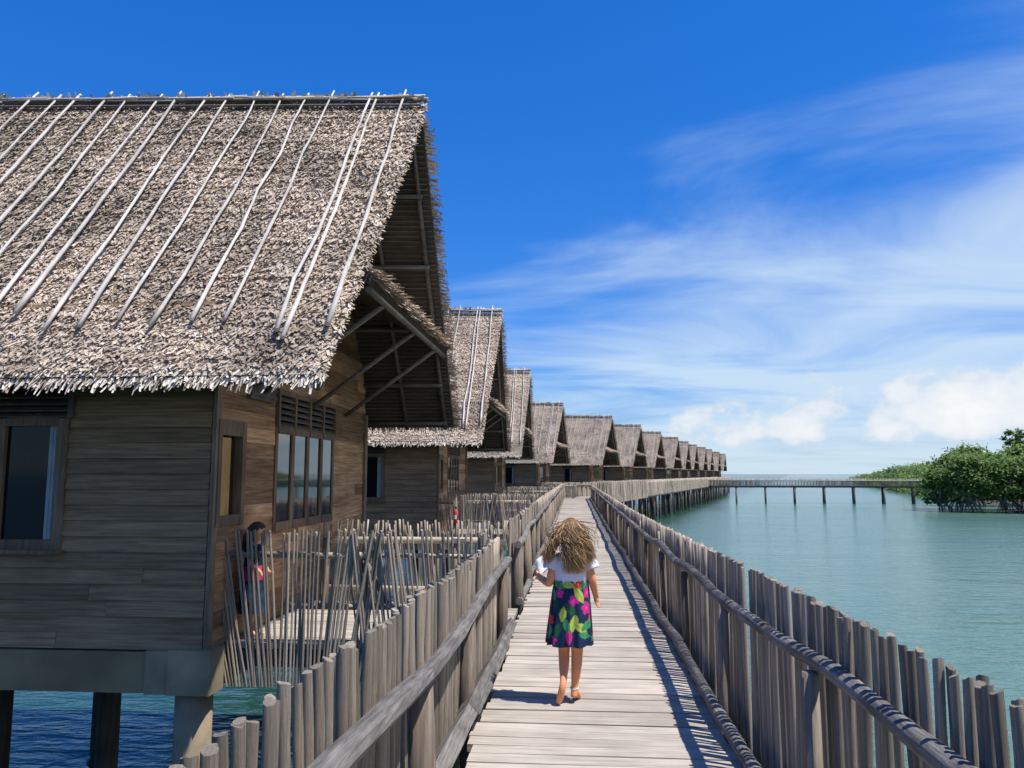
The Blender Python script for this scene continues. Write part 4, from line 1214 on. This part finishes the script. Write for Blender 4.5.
TREES = [  # x, y, variant, scale, label
    (36.4, 84.5, 2, .95, 'small bright green mangrove at the tip, beside the end of the footbridge'),
    (38.3, 82.5, 0, 1.0, 'dark mangrove with a leaning stem, second from the footbridge tip'),
    (41.0, 81.0, 1, 1.0, 'mangrove at the water edge, third from the footbridge tip'),
    (44.0, 80.0, 0, .98, 'mangrove at the water edge, fourth from the footbridge tip'),
    (47.0, 78.5, 1, 1.02, 'mangrove at the water edge by the right border of the picture'),
    (50.5, 77.0, 0, 1.0, 'mangrove at the water edge, cut off by the right border'),
    (40.0, 88.0, 1, 1.12, 'mangrove in the second rank behind the leaning dark one'),
    (44.0, 87.0, 2, 1.35, 'paler mangrove in the second rank, middle of the clump'),
    (48.0, 86.0, 0, 1.12, 'mangrove in the second rank toward the right border'),
    (52.5, 84.0, 2, 1.35, 'paler mangrove in the second rank at the right border'),
    (45.5, 96.0, 0, 1.22, 'taller mangrove in the back rank where the crowns step up'),
    (50.5, 95.0, 1, 1.32, 'taller mangrove in the back rank under the two emergent trees'),
    (56.0, 93.0, 0, 1.30, 'taller mangrove in the back rank at the far right')]
for i, (x, y, k, s, lb) in enumerate(TREES):
    t = empty('mangrove_tree', (x + 1.3, y, WATER_Z), rnd.uniform(0, 6)); t.scale = (s, s, s)
    put('trunk', TRUNK[k], t); put('crown', CROWN[k], t)
    tag(t, lb, 'tree', 'mangroves along the bay')
EM = crown_mesh(7, 2600, 1.35, 9.6, 6.9, .36, 26, M['leafA']); ET = trunk_mesh(8, 8.6, 1.0, False)
for x, y, s, lb in ((58.4, 108, 1.0, 'smaller emergent tree rising above the mangroves'), (61.9, 108, 1.08, 'rounder taller emergent tree above the mangroves at the right border')):
    t = empty('tree', (x, y, WATER_Z), rnd.uniform(0, 6)); t.scale = (s, s, s)
    put('trunk', ET, t); put('crown', EM, t); tag(t, lb, 'tree', 'emergent trees behind the mangroves')
# land: a low mud bank under the mangroves rising to the wooded headland
def land_z(x, y):
    """height of the land; below the water it is out of sight"""
    e = (x - (38.5 + (y - 80) * .295)) / 5.0           # distance in from the bay shore
    e2 = (y - (76 + max(0, 50 - x) * .12)) / 3.0
    a = max(0, min(1, min(e, e2) * .5 + .2))
    hill = max(0, min(1, (y - 125) / 90)) * max(0, min(1, e / 8)) * 5
    return WATER_Z - .5 + a * .75 + hill * max(0, min(1, (330 - y) / 60)) + .5 * mnoise.noise(Vector((x * .05, y * .05, 0))) * a
mb = MB(); NX, NY = 60, 70
for j in range(NY + 1):
    for i in range(NX + 1):
        y = 70 + 270 * (j / NY) ** 1.2; x = 32 + (y - 80) * .275 + 170 * (i / NX) ** 1.3
        mb.v.append((x, y, land_z(x, y)))
for j in range(NY):
    for i in range(NX):
        a = j * (NX + 1) + i; mb.face((a, a + 1, a + NX + 2, a + NX + 1), True)
mb.build('land', plain('muddy ground', (.07, .06, .045), .95, .1, .4, .5))
tag(bpy.data.objects['land'], 'low muddy shore under the mangroves rising to a wooded headland', 'shore', kind='structure')
# far wood on the headland: one mass
rg = random.Random(31); mb = MB(); cnt = 0
while cnt < 620:
    y = rg.uniform(108, 318); x = 43 + (y - 80) * .285 + rg.random() ** 1.3 * 95
    z = land_z(x, y)
    if z < WATER_Z - .25: continue
    cnt += 1
    r = rg.uniform(2.2, 4.2) * (1.0 if y < 200 else 1.15); hh = rg.uniform(3.0, 5.4) * (1 if x - (43 + (y - 80) * .285) > 6 else .7)
    for k in range(150):
        d = Vector((rg.gauss(0, 1), rg.gauss(0, 1), rg.gauss(0, 1))).normalized() * rg.uniform(.55, 1.05)
        p = Vector((x + d.x * r, y + d.y * r, z + hh * .5 + d.z * hh * .52))
        u = Vector((rg.gauss(0, 1), rg.gauss(0, 1), rg.gauss(0, .7))).normalized(); v = u.cross(d).normalized() if abs(u.dot(d.normalized())) < .95 else Vector((0, 0, 1))
        l = rg.uniform(.45, .95)
        mb.quad(p - u * l * .5, p + v * l * .3, p + u * l * .5, p - v * l * .3)
o = mb.build('headland_wood', M['leafA']); tag(o, 'far green wood covering the low headland beyond the footbridge', 'wood', kind='stuff')

# ------------------------------------------------------------------ render settings
scene.render.engine = 'CYCLES'
scene.view_settings.view_transform = 'Standard'; scene.view_settings.look = 'None'
scene.view_settings.exposure = .62; scene.view_settings.gamma = 1; scene.view_settings.use_curve_mapping = False
scene.cycles.use_denoising = True
scene.cycles.max_bounces = 6; scene.cycles.diffuse_bounces = 3; scene.cycles.glossy_bounces = 3; scene.cycles.transmission_bounces = 2
scene.render.resolution_x, scene.render.resolution_y = 1024, 768
